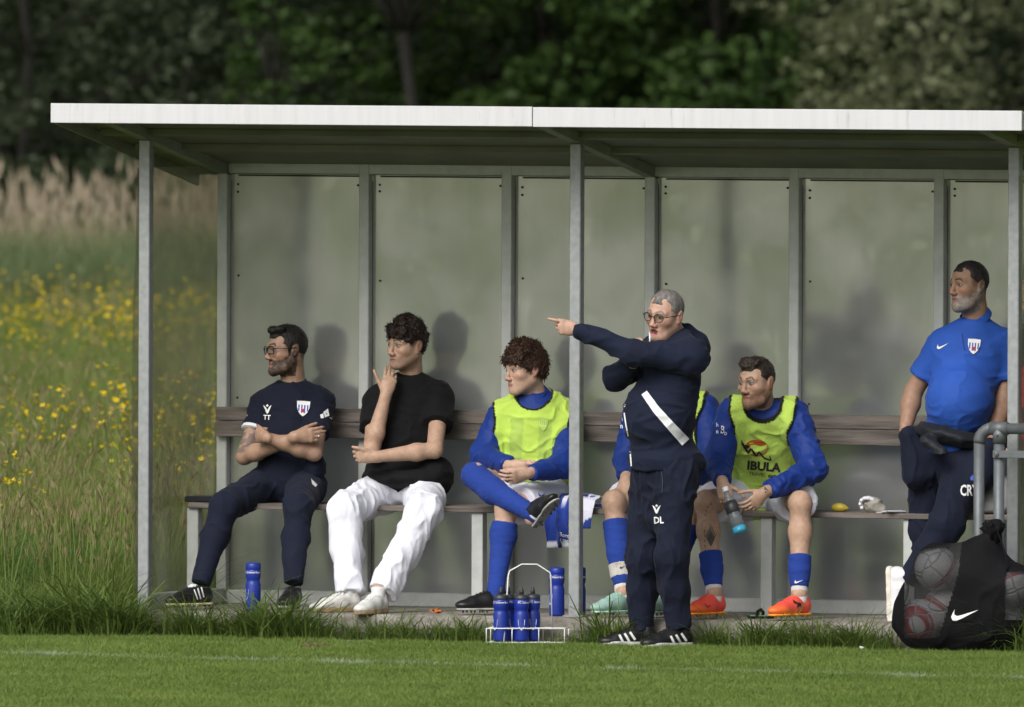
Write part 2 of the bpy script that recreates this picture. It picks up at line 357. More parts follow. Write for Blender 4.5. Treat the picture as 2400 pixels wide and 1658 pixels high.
# ---------------------------------------------------------------- shelter
M_steel = mat('galvanised_steel', (.30, .315, .32), rough=.5, metal=.3, spec=.4, var=.14, vscale=30, bump=.06, bscale=90, dirt=((.25, .26, .25), 14., .6))
M_alu = mat('grey_aluminium', (.46, .48, .465), rough=.5, metal=.2, spec=.4, var=.08, vscale=20)
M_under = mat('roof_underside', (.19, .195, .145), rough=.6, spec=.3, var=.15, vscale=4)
M_white = mat('white_sheet_metal', (.58, .58, .60), rough=.45, spec=.4, var=.05, vscale=5, stretch=(5, 3, .5), dirt=((.36, .36, .35), 3.2, .585))
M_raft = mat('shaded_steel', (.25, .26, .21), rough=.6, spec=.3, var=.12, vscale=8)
M_dark = mat('dark_matt', (.03, .03, .028), rough=.7)
def panel_mat():
    m = bpy.data.materials.new('frosted_panel'); m.use_nodes = True; t = m.node_tree; N = t.nodes; L = t.links; b = N['Principled BSDF']
    tc = N.new('ShaderNodeTexCoord'); mp = N.new('ShaderNodeMapping'); mp.inputs['Scale'].default_value = (1.5, 1.5, .5); L.new(tc.outputs['Object'], mp.inputs[0])
    no = N.new('ShaderNodeTexNoise'); no.inputs['Scale'].default_value = 2.5; no.inputs['Detail'].default_value = 7; no.inputs['Roughness'].default_value = .62; L.new(mp.outputs[0], no.inputs['Vector'])
    cr = N.new('ShaderNodeValToRGB'); cr.color_ramp.elements[0].position = .3; cr.color_ramp.elements[0].color = (.62, .63, .61, 1); cr.color_ramp.elements[1].position = .75; cr.color_ramp.elements[1].color = (.74, .745, .73, 1)
    L.new(no.outputs['Fac'], cr.inputs[0])
    m8 = N.new('ShaderNodeMapping'); m8.inputs['Scale'].default_value = (160, 160, 1.2); L.new(tc.outputs['Object'], m8.inputs[0]); n8 = N.new('ShaderNodeTexNoise'); n8.inputs['Scale'].default_value = 1.; n8.inputs['Detail'].default_value = 3; L.new(m8.outputs[0], n8.inputs['Vector'])
    n9 = N.new('ShaderNodeTexNoise'); n9.inputs['Scale'].default_value = 6.5; n9.inputs['Detail'].default_value = 2; L.new(tc.outputs['Object'], n9.inputs['Vector'])
    r8 = N.new('ShaderNodeMapRange'); r8.inputs['From Min'].default_value = .35; r8.inputs['From Max'].default_value = .65; r8.inputs['To Min'].default_value = .95; r8.inputs['To Max'].default_value = 1.05; L.new(n8.outputs['Fac'], r8.inputs['Value'])
    r9 = N.new('ShaderNodeMapRange'); r9.inputs['From Min'].default_value = .64; r9.inputs['From Max'].default_value = .74; r9.inputs['To Min'].default_value = 1.; r9.inputs['To Max'].default_value = 1.22; L.new(n9.outputs['Fac'], r9.inputs['Value'])
    mm = N.new('ShaderNodeMath'); mm.operation = 'MULTIPLY'; L.new(r8.outputs[0], mm.inputs[0]); L.new(r9.outputs[0], mm.inputs[1])
    vs_ = N.new('ShaderNodeVectorMath'); vs_.operation = 'SCALE'; L.new(cr.outputs[0], vs_.inputs[0]); L.new(mm.outputs[0], vs_.inputs['Scale']); L.new(vs_.outputs[0], b.inputs['Base Color'])
    b.inputs['Metallic'].default_value = .85
    tl = N.new('ShaderNodeBsdfTranslucent'); tl.inputs['Color'].default_value = (.92, .92, .92, 1); mxs = N.new('ShaderNodeMixShader'); mxs.inputs[0].default_value = .37
    L.new(b.outputs[0], mxs.inputs[1]); L.new(tl.outputs[0], mxs.inputs[2]); L.new(mxs.outputs[0], N['Material Output'].inputs['Surface'])
    n2 = N.new('ShaderNodeTexNoise'); n2.inputs['Scale'].default_value = 3; n2.inputs['Detail'].default_value = 4; L.new(tc.outputs['Object'], n2.inputs['Vector'])
    mr = N.new('ShaderNodeMapRange'); mr.inputs['From Min'].default_value = .35; mr.inputs['From Max'].default_value = .75; mr.inputs['To Min'].default_value = .10; mr.inputs['To Max'].default_value = .19
    L.new(n2.outputs['Fac'], mr.inputs['Value']); L.new(mr.outputs[0], b.inputs['Roughness'])
    return m
M_panel = panel_mat()
def clear_mat():
    m = bpy.data.materials.new('clear_plastic'); m.use_nodes = True; t = m.node_tree; N = t.nodes; L = t.links; b = N['Principled BSDF']
    b.inputs['Base Color'].default_value = (.36, .36, .26, 1); b.inputs['Roughness'].default_value = .35
    tr = N.new('ShaderNodeBsdfTransparent'); tr.inputs['Color'].default_value = (.93, .93, .88, 1)
    gl = N.new('ShaderNodeBsdfGlossy'); gl.inputs['Roughness'].default_value = .12
    tc = N.new('ShaderNodeTexCoord'); no = N.new('ShaderNodeTexNoise'); no.inputs['Scale'].default_value = 5; no.inputs['Detail'].default_value = 8; L.new(tc.outputs['Object'], no.inputs['Vector'])
    mr = N.new('ShaderNodeMapRange'); mr.inputs['From Min'].default_value = .35; mr.inputs['From Max'].default_value = .75; mr.inputs['To Min'].default_value = .14; mr.inputs['To Max'].default_value = .42; L.new(no.outputs['Fac'], mr.inputs['Value'])
    m1 = N.new('ShaderNodeMixShader'); L.new(mr.outputs[0], m1.inputs[0]); L.new(tr.outputs[0], m1.inputs[1]); L.new(b.outputs[0], m1.inputs[2])
    m2 = N.new('ShaderNodeMixShader'); m2.inputs[0].default_value = .06; L.new(m1.outputs[0], m2.inputs[1]); L.new(gl.outputs[0], m2.inputs[2]); L.new(m2.outputs[0], N['Material Output'].inputs['Surface'])
    return m
M_clear = clear_mat()

YF, YR = -.56, 1.33                                  # roof overhangs
fl_, fr_, rl_ = px(116, 272, YF), px(2307, 300, YF), px(448, 422, YR)
RX0, RX1 = fl_[0], fr_[0]; RZF = (fl_[2]+fr_[2])/2; RSL = (rl_[2]-RZF)/(YR-YF)
roofz = lambda y: RZF+.062+(y-YF)*RSL
print('roof', RX0, RX1, RZF, rl_, RSL)
sh = empty('team_shelter', (0, BD/2, 0))
tag(sh, 'long grey metal dugout shelter with white roof edge beside the pitch', 'shelter')
dirY = norm(np.array([0, 1, RSL])); Mr = np.stack([[1., 0, 0], dirY, np.cross([1., 0, 0], dirY)])
def sloped(x0, x1, y0, y1, zoff, th):                # a slab that follows the roof slope
    ym = (y0+y1)/2; L = (y1-y0)/2*math.hypot(1, RSL)
    return (((x0+x1)/2, ym, roofz(ym)+zoff), ((x1-x0)/2, L, th/2), Mr)
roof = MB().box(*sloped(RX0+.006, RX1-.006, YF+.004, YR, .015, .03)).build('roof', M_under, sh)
xj = px(1203, 290, YF)[0]
MB().box(((RX0+xj)/2-.001, YF-.004, RZF+.048), ((xj-RX0)/2-.0015, .008, .048), bev=.002).build('fascia', M_white, roof)
MB().box(((xj+RX1)/2+.001, YF-.006, RZF+.046), ((RX1-xj)/2-.0015, .008, .048), bev=.002).build('fascia', M_white, roof)
for xx in (RX0, RX1):
    MB().box(*sloped(xx-.006, xx+.006, YF+.02, YR, -.012, .09)).build('side_trim', M_raft, roof)
for yy in (-.02, .42):
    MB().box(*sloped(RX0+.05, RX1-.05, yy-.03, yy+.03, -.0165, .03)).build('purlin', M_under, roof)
zp0 = roofz(0)-.02
for xx in (-BW, 0, BW):
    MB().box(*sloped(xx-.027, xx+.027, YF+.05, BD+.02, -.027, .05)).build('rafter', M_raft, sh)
    MB().box((xx, 0, (zp0-.03)/2), (.0285, .0285, (zp0-.03)/2), bev=.004).build('post', M_steel, sh)
    MB().box((xx, 0, .004), (.05, .045, .004)).build('base_plate', M_steel, sh)
zt = 2.1338
for i in range(7):
    xx = -BW+i*BW/3
    MB().box((xx, BD, zt/2+.04), (.027, .027, zt/2+.04), bev=.004).build('post', M_alu, sh)
MB().box((0, BD-.004, zt+.045), (BW-.03, .02, .04), bev=.003).build('top_rail', M_alu, sh)
for i in range(6):
    x0 = -BW+i*BW/3; x1 = x0+BW/3
    MB().box(((x0+x1)/2, BD-.006, .034), (BW/6-.0285, .02, .034), bev=.003).build('bottom_rail', M_alu, sh)
    MB().box(((x0+x1)/2+.026, BD+.026, (zt+.05)/2), (BW/6-.0035, .004, (zt-.05)/2)).build('panel', M_panel, sh)
    MB().box((x0+.035, BD+.036, zt/2), (.03, .004, zt/2-.03)).build('gap_shade_strip', M_dark, sh)  # dark strip added behind each panel gap, stands for the shadow in it
    MB().box(((x0+x1)/2+.02, BD+.019, zt-.006), (BW/6-.05, .004, .004)).build('panel_edge', M_dark, sh)
bolt = None
for i in range(6):
    for z, dx in ((zt-.05, .066), (zt-.085, .066), (zt-.05, BW/3-.05), (1.62, .07), (1.02, .066), (.6, .066)):
        p = (-BW+i*BW/3+dx, BD+.021, z+.01*math.sin(i*3+z*9))
        if bolt is None:
            bolt = MB().lathe([(.006, 0), (.006, .004), (.002, .006)], tuple(sh.location), (0, -1, 0), 8).build('bolt', M_dark, sh); o = bolt
        else: o = bolt.copy(); COL.objects.link(o)
        o.location = A_(p)-A_(sh.location)
# clear side sheet, screwed outside the posts and slightly bowed
nu, nv = 8, 14; Vs = []
for k in (0, 1):
    for j in range(nv+1):
        for i in range(nu+1):
            y = -.035+(BD+.06)*i/nu; z = .06+(zt-.02)*j/nv
            bow = .022*math.sin(math.pi*min(1, j/nv*1.1))*(1-i/nu)**2
            Vs.append((-BW-.032-k*.004-bow, y-.4*bow, z))
m_ = (nu+1)*(nv+1); Fs = []
for j in range(nv):
    for i in range(nu):
        a = j*(nu+1)+i; Fs += [(a, a+1, a+nu+2, a+nu+1), (m_+a, m_+a+nu+1, m_+a+nu+2, m_+a+1)]
obj('side_panel', np.array(Vs), Fs, M_clear, sh)
MB().box((-BW, BD/2, .04), (.022, BD/2-.03, .036), bev=.003).build('bottom_rail', M_alu, sh)
MB().box((BW, BD/2, .04), (.022, BD/2-.03, .036), bev=.003).build('bottom_rail', M_alu, sh)
Vs2 = np.array(Vs); Vs2[:, 0] *= -1
obj('side_panel', Vs2, [f[::-1] for f in Fs], M_clear, sh)

# ---------------------------------------------------------------- bench
M_wood = mat('weathered_wood', (.15, .13, .115), rough=.85, spec=.2, var=.45, vscale=3., stretch=(1, 12, 12), bump=.4, bscale=10, dirt=((.20, .185, .17), 2.2, .55))
BZ = px(440, 1134, .5)[2]; print('bench z', BZ)
bn = empty('bench', (0, .7, 0)); tag(bn, 'long weathered wooden bench on grey steel legs inside the dugout', 'bench')
bx0 = px(425, 1139, .48)[0]; bx1 = BW-.06
for y0, y1 in ((.47, .672), (.682, .88)):
    MB().box(((bx0+bx1)/2, (y0+y1)/2, BZ-.0135), ((bx1-bx0)/2, (y1-y0)/2, .0135), bev=.003).build('seat_plank', M_wood, bn)
zb0, zb1 = px(500, 985, .95)[2], px(500, 918, .95)[2]; bb0 = px(487, 950, .95)[0]; zm = zb0+(zb1-zb0)*.53
for a, b, dy in ((zb0, zm-.002, 0), (zm+.002, zb1, .004)):
    MB().box(((bb0+bx1)/2, .955+dy, (a+b)/2), ((bx1-bb0)/2, .016, (b-a)/2), bev=.003).build('backrest_plank', M_wood, bn)
for xv in (439, 1081, 1733, 2055):
    x = px(xv, 1250, .52)[0]
    MB().box((x, .52, (BZ-.033)/2), (.03, .03, (BZ-.033)/2), bev=.003).build('leg', M_alu, bn)
    MB().box((x, .72, BZ-.03), (.028, .23, .0028)).build('bracket', M_alu, bn)
tick('shelter')

# ================================================================ plants
def blades(n, spread, h, wd, bend, seed, hv=.35, seg=3, disc=True):
    """a tuft of bent, tapering blades standing on z = 0"""
    r = np.random.default_rng(seed); V = []; Fa = []
    for i in range(n):
        a = r.uniform(0, 2*math.pi); rr = spread*(math.sqrt(r.uniform()) if disc else abs(r.normal())*.5)
        bx, by = rr*math.cos(a), rr*math.sin(a); hh = h*(1+hv*r.normal()*.6); hh = max(hh, h*.3)
        d = r.uniform(0, 2*math.pi) if disc else a+r.normal()*.7; bd = bend*hh*abs(r.normal(.8, .5))
        f = r.uniform(0, math.pi); wx, wy = math.cos(f)*wd/2*r.uniform(.7, 1.3), math.sin(f)*wd/2
        b0 = len(V)
        for s in range(seg+1):
            t = s/seg; cx = bx+math.cos(d)*bd*t**2; cy = by+math.sin(d)*bd*t**2; cz = hh*(t-.35*bend*t**3)
            k = 1-t**1.6
            if s < seg: V += [(cx-wx*k, cy-wy*k, cz), (cx+wx*k, cy+wy*k, cz)]
            else: V.append((cx, cy, cz))
        for s in range(seg-1): Fa.append((b0+2*s, b0+2*s+1, b0+2*s+3, b0+2*s+2))
        Fa.append((b0+2*seg-2, b0+2*seg-1, b0+2*seg))
    return V, Fa
SRC = bpy.data.collections.new('plant_sources')
def source(name, V, Fa, mats, mi=None):
    me = newmesh(np.array(V), list(Fa)); o = bpy.data.objects.new(name, me); SRC.objects.link(o)
    for m in (mats if isinstance(mats, list) else [mats]): me.materials.append(m)
    if mi is not None: me.polygons.foreach_set('material_index', np.array(mi, np.int32))
    return o
def scatter(name, label, cat, P, scl, srcs, tilt=.0, seed=0):
    P = A_(P); n = len(P); r = np.random.default_rng(seed)
    col = bpy.data.collections.new(name+'_sources')
    for s in srcs: col.objects.link(s)
    me = bpy.data.meshes.new(name); me.vertices.add(n); me.vertices.foreach_set('co', P.astype(np.float32).ravel())
    at = me.attributes.new('rot', 'FLOAT_VECTOR', 'POINT'); ro = np.stack([r.normal(0, tilt, n) if tilt else np.zeros(n), r.normal(0, tilt, n) if tilt else np.zeros(n), r.uniform(0, 6.283, n)], 1)
    at.data.foreach_set('vector', ro.astype(np.float32).ravel())
    at = me.attributes.new('scl', 'FLOAT', 'POINT'); at.data.foreach_set('value', A_(np.broadcast_to(scl, n), np.float32))
    at = me.attributes.new('pick', 'INT', 'POINT'); at.data.foreach_set('value', r.integers(0, len(srcs), n).astype(np.int32))
    o = bpy.data.objects.new(name, me); COL.objects.link(o)
    g = bpy.data.node_groups.new(name, 'GeometryNodeTree')
    g.interface.new_socket('Geometry', in_out='INPUT', socket_type='NodeSocketGeometry'); g.interface.new_socket('Geometry', in_out='OUTPUT', socket_type='NodeSocketGeometry')
    N, L = g.nodes, g.links; gi = N.new('NodeGroupInput'); go = N.new('NodeGroupOutput')
    ci = N.new('GeometryNodeCollectionInfo'); ci.inputs['Collection'].default_value = col; ci.inputs['Separate Children'].default_value = True; ci.inputs['Reset Children'].default_value = True
    ip = N.new('GeometryNodeInstanceOnPoints'); ip.inputs['Pick Instance'].default_value = True
    def na(k, ty):
        a = N.new('GeometryNodeInputNamedAttribute'); a.data_type = ty; a.inputs['Name'].default_value = k; return a.outputs['Attribute']
    er = N.new('FunctionNodeEulerToRotation'); L.new(na('rot', 'FLOAT_VECTOR'), er.inputs[0])
    L.new(gi.outputs[0], ip.inputs['Points']); L.new(ci.outputs[0], ip.inputs['Instance']); L.new(na('pick', 'INT'), ip.inputs['Instance Index'])
    L.new(er.outputs[0], ip.inputs['Rotation']); L.new(na('scl', 'FLOAT'), ip.inputs['Scale']); L.new(ip.outputs[0], go.inputs[0])
    md = o.modifiers.new('scatter', 'NODES'); md.node_group = g
    return tag(o, label, cat, kind='stuff')

# touchline across the turf
la, lb = pz(60, 1476, ZP+.02), pz(2290, 1531, ZP+.02); ld = norm(lb-la); ln = np.array([-ld[1], ld[0], 0])
M_turf = leafmat('turf', (.105, .18, .028), (.215, .285, .068), trans=.3, patch=1.6, line=(ln, float(la@ln), .085))
M_verge = leafmat('verge_grass', (.075, .13, .02), (.14, .20, .045), trans=.3, patch=4)
M_meadow = leafmat('meadow_grass', (.125, .195, .035), (.19, .25, .06), trans=.35, tipc=(.23, .24, .075), ztip=(.3, .85), patch=1.2)
M_meadow2 = leafmat('meadow_lush', (.07, .14, .025), (.12, .20, .04), trans=.35, patch=1.2)
M_seed = leafmat('seed_heads', (.20, .18, .08), (.29, .25, .12), trans=.2)
M_sedge = leafmat('sedge', (.11, .15, .06), (.15, .19, .085), trans=.3, patch=.6)
M_reed = leafmat('dry_reed', (.33, .28, .16), (.43, .37, .23), trans=.2, patch=.8)
M_plume = leafmat('reed_plume', (.30, .25, .18), (.40, .34, .25), trans=.2, patch=.8)
M_yel = leafmat('buttercup_petal', (.72, .50, .01), (.85, .62, .02), trans=.3, rough=.35)
M_stem = leafmat('flower_stem', (.10, .17, .03), (.16, .22, .05))

turf = [source('turf_patch', *blades(190, .13, .034, .0045, .6, 20+i, seg=2), M_turf) for i in range(5)]
P = []
r = np.random.default_rng(1)
n = 9000
l = r.uniform(-4.3, 4.3, n); q = -11*r.uniform(0, 1, n)**1.15 + .5
P = np.array([gp(a, b) for a, b in zip(l, q)])
edge = -.34+.05*np.sin(P[:, 0]*3.1)+.05*np.sin(P[:, 0]*7.7+1)
P = P[P[:, 1] < edge]
scatter('pitch_turf', 'short mown green turf of the football pitch', 'turf', P, r.uniform(.75, 1.25, len(P)), turf, seed=2)

verge = [source('verge_tuft', *blades(34, .10, .19, .007, 1.1, 40+i, hv=.6, disc=False), M_verge) for i in range(4)]
VP = []; VS = []
def vclump(x0, x1, n, hs, y0=-.20, y1=-.30, dz=0):
    for _ in range(n):
        xv = r.uniform(x0, x1); y = r.uniform(y1, y0); p = px(xv, 1430, y); p[2] = ZP+dz; VP.append(p); VS.append(hs*r.uniform(.35, 1.3))
for a in ((110, 310, 60, 1.35), (20, 310, 60, 1.0), (395, 470, 22, 1.0), (480, 740, 50, .95), (560, 690, 22, 1.35), (740, 800, 8, .5), (805, 1110, 52, .82), (1110, 1330, 14, .45), (1345, 1400, 12, 1.3), (1380, 1560, 12, .6),
          (1585, 2030, 70, .82), (1700, 1950, 18, 1.0), (2240, 2420, 40, 1.2), (300, 2300, 110, .38)): vclump(*a)
vclump(0, 330, 60, .8, -.1, -.45); vclump(-250, 100, 60, 1.1, -.0, -.45); vclump(2290, 2600, 50, 1.1, .2, -.4)
scatter('verge_grass', 'long dark green grass tufts along the concrete edge', 'grass', VP, VS, verge, tilt=.12, seed=3)

def stalks(n, spread, h, seed, head):                # thin stems with a seed head
    r = np.random.default_rng(seed); V = []; Fa = []; mi = []
    for i in range(n):
        a = r.uniform(0, 6.28); rr = spread*math.sqrt(r.uniform()); x, y = rr*math.cos(a), rr*math.sin(a); hh = h*r.uniform(.7, 1.2)
        dx, dy = r.normal(0, .12, 2)*hh; w_ = .0035
        f = r.uniform(0, 3.14); cx, cy = math.cos(f), math.sin(f); b0 = len(V)
        V += [(x-cx*w_, y-cy*w_, 0), (x+cx*w_, y+cy*w_, 0), (x+dx+cx*w_*.6, y+dy+cy*w_*.6, hh), (x+dx-cx*w_*.6, y+dy-cy*w_*.6, hh)]
        Fa.append((b0, b0+1, b0+2, b0+3)); mi.append(0)
        b0 = len(V); hw, hl = head[0]*r.uniform(.7, 1.3), head[1]*r.uniform(.7, 1.3); ex, ey = dx*.3, dy*.3
        for g in (f, f+1.57):
            c2, s2 = math.cos(g)*hw, math.sin(g)*hw; b0 = len(V)
            V += [(x+dx, y+dy, hh-.01), (x+dx+c2+ex*.4, y+dy+s2+ey*.4, hh+hl*.35), (x+dx+ex, y+dy+ey, hh+hl), (x+dx-c2+ex*.4, y+dy-s2+ey*.4, hh+hl*.35)]
            Fa.append((b0, b0+1, b0+2, b0+3)); mi.append(1)
    return V, Fa, mi
def buttercups(n, spread, h, seed, ps=.0145):
    r = np.random.default_rng(seed); V = []; Fa = []; mi = []
    for i in range(n):
        a = r.uniform(0, 6.28); rr = spread*math.sqrt(r.uniform()); x, y = rr*math.cos(a), rr*math.sin(a); hh = h*r.uniform(.75, 1.2); w_ = .0022
        dx, dy = r.normal(0, .08, 2)*hh; b0 = len(V)
        V += [(x-w_, y, 0), (x+w_, y, 0), (x+dx+w_, y+dy, hh), (x+dx-w_, y+dy, hh)]; Fa.append((b0, b0+1, b0+2, b0+3)); mi.append(0)
        t1, t2 = r.normal(0, .5, 2); R_ = A_(Matrix.Rotation(t1, 3, 'X') @ Matrix.Rotation(t2, 3, 'Y')); c = np.array([x+dx, y+dy, hh]); s_ = ps*r.uniform(.8, 1.25)
        for k in range(5):
            g = k*1.2566; e = lambda rad, an, z: c+R_@np.array([rad*math.cos(an), rad*math.sin(an), z])*s_
            b0 = len(V); V += [c, e(.8, g-.5, .45), e(1.15, g, .75), e(.8, g+.5, .45)]; Fa.append((b0, b0+1, b0+2, b0+3)); mi.append(1)
    return V, Fa, mi
md1 = [source('meadow_tuft', *blades(70, .12, .5, .006, .55, 60+i), M_meadow) for i in range(4)]
md2 = [source('lush_tuft', *blades(60, .12, .42, .008, .8, 70+i), M_meadow2) for i in range(3)]
md3 = []
for i in range(4):
    V, Fa, mi = stalks(26, .15, .62, 80+i, (.008, .06)); md3.append(source('seed_stalks', V, Fa, [M_meadow, M_seed], mi))
bc = []
for i in range(4):
    V, Fa, mi = buttercups(7, .16, .6, 90+i); bc.append(source('buttercup', V, Fa, [M_stem, M_yel], mi))
def field(q0, q1, x0, x1, dens, seed):
    r = np.random.default_rng(seed); out = []
    wq = lat(x1, (q0+q1)/2)-lat(x0, (q0+q1)/2); n = int(dens*wq*(q1-q0))
    q = r.uniform(q0, q1, n); xv = r.uniform(x0, x1, n)
    p = np.stack([gp(lat(a, b), b) for a, b in zip(xv, q)])
    out = ((p[:, 0] > -BW-.13) & (p[:, 0] < BW+1.25) & (p[:, 1] < 1.5)) | (p[:, 1] < -.05-.15*vnoise(p*2, 9))
    return p[~out]
XA, XB = -650, 620
p = np.concatenate([field(-.8, 8, XA, XB, 55, 1), field(8, 26, XA, XB, 36, 2), field(26, 66, XA, XB, 20, 3), field(-1, 8, 2290, 3000, 40, 4), field(2, 64, 620, 2300, 3, 41), field(0, 64, -3200, XA, 5, 42), field(0, 64, 3000, 5600, 4, 43), field(8, 64, 2290, 3000, 6, 44)])
lush = vnoise(p*.55+3, 5) > .58
near = np.clip((p[:, 1]-.0)/1.2, 0, 1)*.45+.55
hs_ = near*RG.uniform(.75, 1.2, len(p))
scatter('meadow_grass', 'tall yellowish green meadow grass left of the dugout', 'grass', p[~lush], hs_[~lush], md1, tilt=.1, seed=5)
scatter('lush_meadow_grass', 'darker lush green grass patches in the meadow', 'grass', p[lush], hs_[lush], md2, tilt=.12, seed=6)
p3 = np.concatenate([field(.3, 8, XA, XB, 5, 11), field(8, 30, XA, XB, 3.5, 12), field(30, 66, XA, XB, 1.5, 13)])
scatter('grass_seed_heads', 'pale brown seed heads standing above the meadow grass', 'grass', p3, RG.uniform(.6, 1.0, len(p3)), md3, tilt=.1, seed=7)
p4 = np.concatenate([field(7, 24, XA, XB, 3.2, 21), field(1, 7, XA, XB, 1.5, 24), field(42, 60, XA, XB, 3., 22)])
p4 = p4[(vnoise(p4*np.array([.35, .35, 1])+7, 3) > .38)]
scatter('buttercups', 'yellow buttercup flowers scattered through the meadow', 'flowers', p4, RG.uniform(.85, 1.2, len(p4)), bc, tilt=.08, seed=8)
sg = [source('sedge_tuft', *blades(60, .2, .85, .012, .45, 100+i), M_sedge) for i in range(3)]
p5 = field(64, 77, -3400, 5600, 9, 31)
scatter('sedge_band', 'blue green sedge growing before the dry reeds', 'grass', p5, RG.uniform(.8, 1.15, len(p5)), sg, tilt=.05, seed=9)
def reedtuft(seed):
    V, Fa, mi = stalks(6, .28, 1.5, seed, (.03, .26))
    b = len(V); V2, F2 = blades(46, .3, 1.12, .013, .22, seed+7)
    return V+list(V2), Fa+[tuple(i+b for i in f) for f in F2], mi+[0]*len(F2)
rd = [source('reed_clump', *(lambda t: (t[0], t[1], [M_reed, M_plume], t[2]))(reedtuft(110+i))) for i in range(4)]
p6 = field(78, 85, -3400, 5600, 6, 32)
scatter('dry_reeds', 'pale dry reeds with brownish plumes before the trees', 'reeds', p6, RG.uniform(.5, .74, len(p6)), rd, tilt=.03, seed=10)
tick('grasses')

# ---------------------------------------------------------------- trees at the edge of the wood (about 95-115 m behind the shelter)
M_bark = mat('bark', (.02, .017, .014), rough=.95, var=.4, vscale=6, bump=.8, bscale=20)
def tree(name, label, xv, q, H, R, c1, c2, leaf, n, seed, low=.5, trunk=.055, squash=1., nclump=46, dense=.42):
    r = np.random.default_rng(seed); b = gp(lat(xv, q), q); t = empty(name, b); tag(t, label, 'tree', 'trees at the edge of the wood')
    mb = MB(); pts = [b+np.array([r.normal(0, .03)*k, r.normal(0, .03)*k, H*.8*k/6]) for k in range(7)]
    mb.tube(pts, [trunk*(1-.12*k) for k in range(7)], 9)
    cl = []
    for k in range(nclump):
        u = (k+.5)/nclump; z = low+(H-low)*u**1.9; rr = R*math.sqrt(max(.2, 1-((z-low-.35*(H-low))/(H-low)/.68)**2))*r.uniform(.45, 1.)
        a = k*2.399+r.normal(0, .4); c = b+np.array([rr*math.cos(a), rr*math.sin(a)*squash, z]); cl.append((c, R*r.uniform(.24, .42)))
        s = pts[min(6, max(0, int((z*.75)/(H*.8)*6)))]
        mb.tube([s, (s+c)/2+np.array([0, 0, .15]), c], [trunk*.28, trunk*.16, .006], 5)
    mb.build('trunk', M_bark, t, True)
    per = n//nclump; Vs = []; 
    for c, cr in cl:
        lowc = c[2]-ZP < 4.2; m = int(per*(1.5 if lowc else .45)); sz = leaf*(1 if lowc else 1.8)
        d = r.normal(size=(m, 3)); d /= np.linalg.norm(d, axis=1)[:, None]; rad = cr*r.uniform(dense, 1., m)**.5
        pc = c+d*rad[:, None]*np.array([1.25, 1.25, .62])
        keep = fbm(pc*2.6, seed)+.0 > .43; pc = pc[keep]; m = len(pc)
        a1 = r.normal(size=(m, 3)); a1[:, 2] *= .45; a1 /= np.linalg.norm(a1, axis=1)[:, None]; a2 = np.cross(a1, r.normal(size=(m, 3))+np.array([0, 0, 1.4])); a2 /= np.linalg.norm(a2, axis=1)[:, None]
        s = sz*r.uniform(.6, 1.3, m)[:, None]
        Vs.append(np.stack([pc-a1*s*.5, pc+a2*s*.32, pc+a1*s*.5, pc-a2*s*.32], 1))
    Q = np.concatenate(Vs); obj('crown', Q.reshape(-1, 3), np.arange(len(Q)*4).reshape(-1, 4), leafmat(name+'_leaf', c1, c2, trans=.3, patch=1.4), t, smooth=False)
    return t
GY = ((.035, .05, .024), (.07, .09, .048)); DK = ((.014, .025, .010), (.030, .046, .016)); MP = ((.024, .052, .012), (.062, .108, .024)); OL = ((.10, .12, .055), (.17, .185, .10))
TREES = [
 ('willow_tree', 'grey green bushy willow at the left edge of the wood', 120, 101, 8, 2.4, *GY, .10, 24000, 1, .3),
 ('willow_tree', 'dull grey green willow standing behind the left roof end', 470, 103, 8, 2.4, *GY, .10, 24000, 2, .3),
 ('sapling', 'slim bright green sapling above the left half of the roof', 675, 96, 2.9, .42, *MP, .11, 1500, 3, .9),
 ('alder_tree', 'dark alder with a bare leaning trunk above the roof middle', 1000, 98, 9, 1.8, *DK, .10, 6000, 4, 3.2, .075),
 ('maple_tree', 'deep green maple right of the bare trunk', 1280, 100, 9, 1.9, *MP, .15, 20000, 5, .5),
 ('maple_tree', 'bright green spreading maple above the right half of the roof', 1660, 99, 9, 1.8, *MP, .15, 20000, 6, .5),
 ('olive_willow_tree', 'pale olive grey willow at the right edge of the wood', 2170, 97, 8, 1.9, *OL, .10, 26000, 7, .4),
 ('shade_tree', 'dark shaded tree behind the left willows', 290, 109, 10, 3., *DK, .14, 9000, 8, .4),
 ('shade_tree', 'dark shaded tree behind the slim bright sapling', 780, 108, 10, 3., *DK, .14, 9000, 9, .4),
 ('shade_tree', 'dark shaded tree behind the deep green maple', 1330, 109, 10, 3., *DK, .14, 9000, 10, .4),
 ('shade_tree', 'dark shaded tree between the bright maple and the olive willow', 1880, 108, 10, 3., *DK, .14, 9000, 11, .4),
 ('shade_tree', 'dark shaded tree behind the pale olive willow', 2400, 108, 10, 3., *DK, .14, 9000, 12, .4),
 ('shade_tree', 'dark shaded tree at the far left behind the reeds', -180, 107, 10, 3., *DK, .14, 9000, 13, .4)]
for a in TREES: tree(*a)
# the depth of the wood behind: one dark mass of foliage
r = np.random.default_rng(77); n = 62000
q = r.uniform(113, 126, n); pc = np.stack([gp(lat(x, qq), qq, ZP+z) for x, qq, z in zip(r.uniform(-4600, 6900, n), q, r.uniform(0, 11, n))])
a1 = r.normal(size=(n, 3)); a1 /= np.linalg.norm(a1, axis=1)[:, None]; a2 = np.cross(a1, r.normal(size=(n, 3))); a2 /= np.linalg.norm(a2, axis=1)[:, None]; s = r.uniform(.2, .42, n)[:, None]
Q = np.stack([pc-a1*s, pc+a2*s*.6, pc+a1*s, pc-a2*s*.6], 1)
tag(obj('deep_wood', Q.reshape(-1, 3), np.arange(n*4).reshape(-1, 4), leafmat('deep_wood_leaf', *DK), smooth=False), 'dark depths of the wood behind the trees', 'wood', kind='stuff')
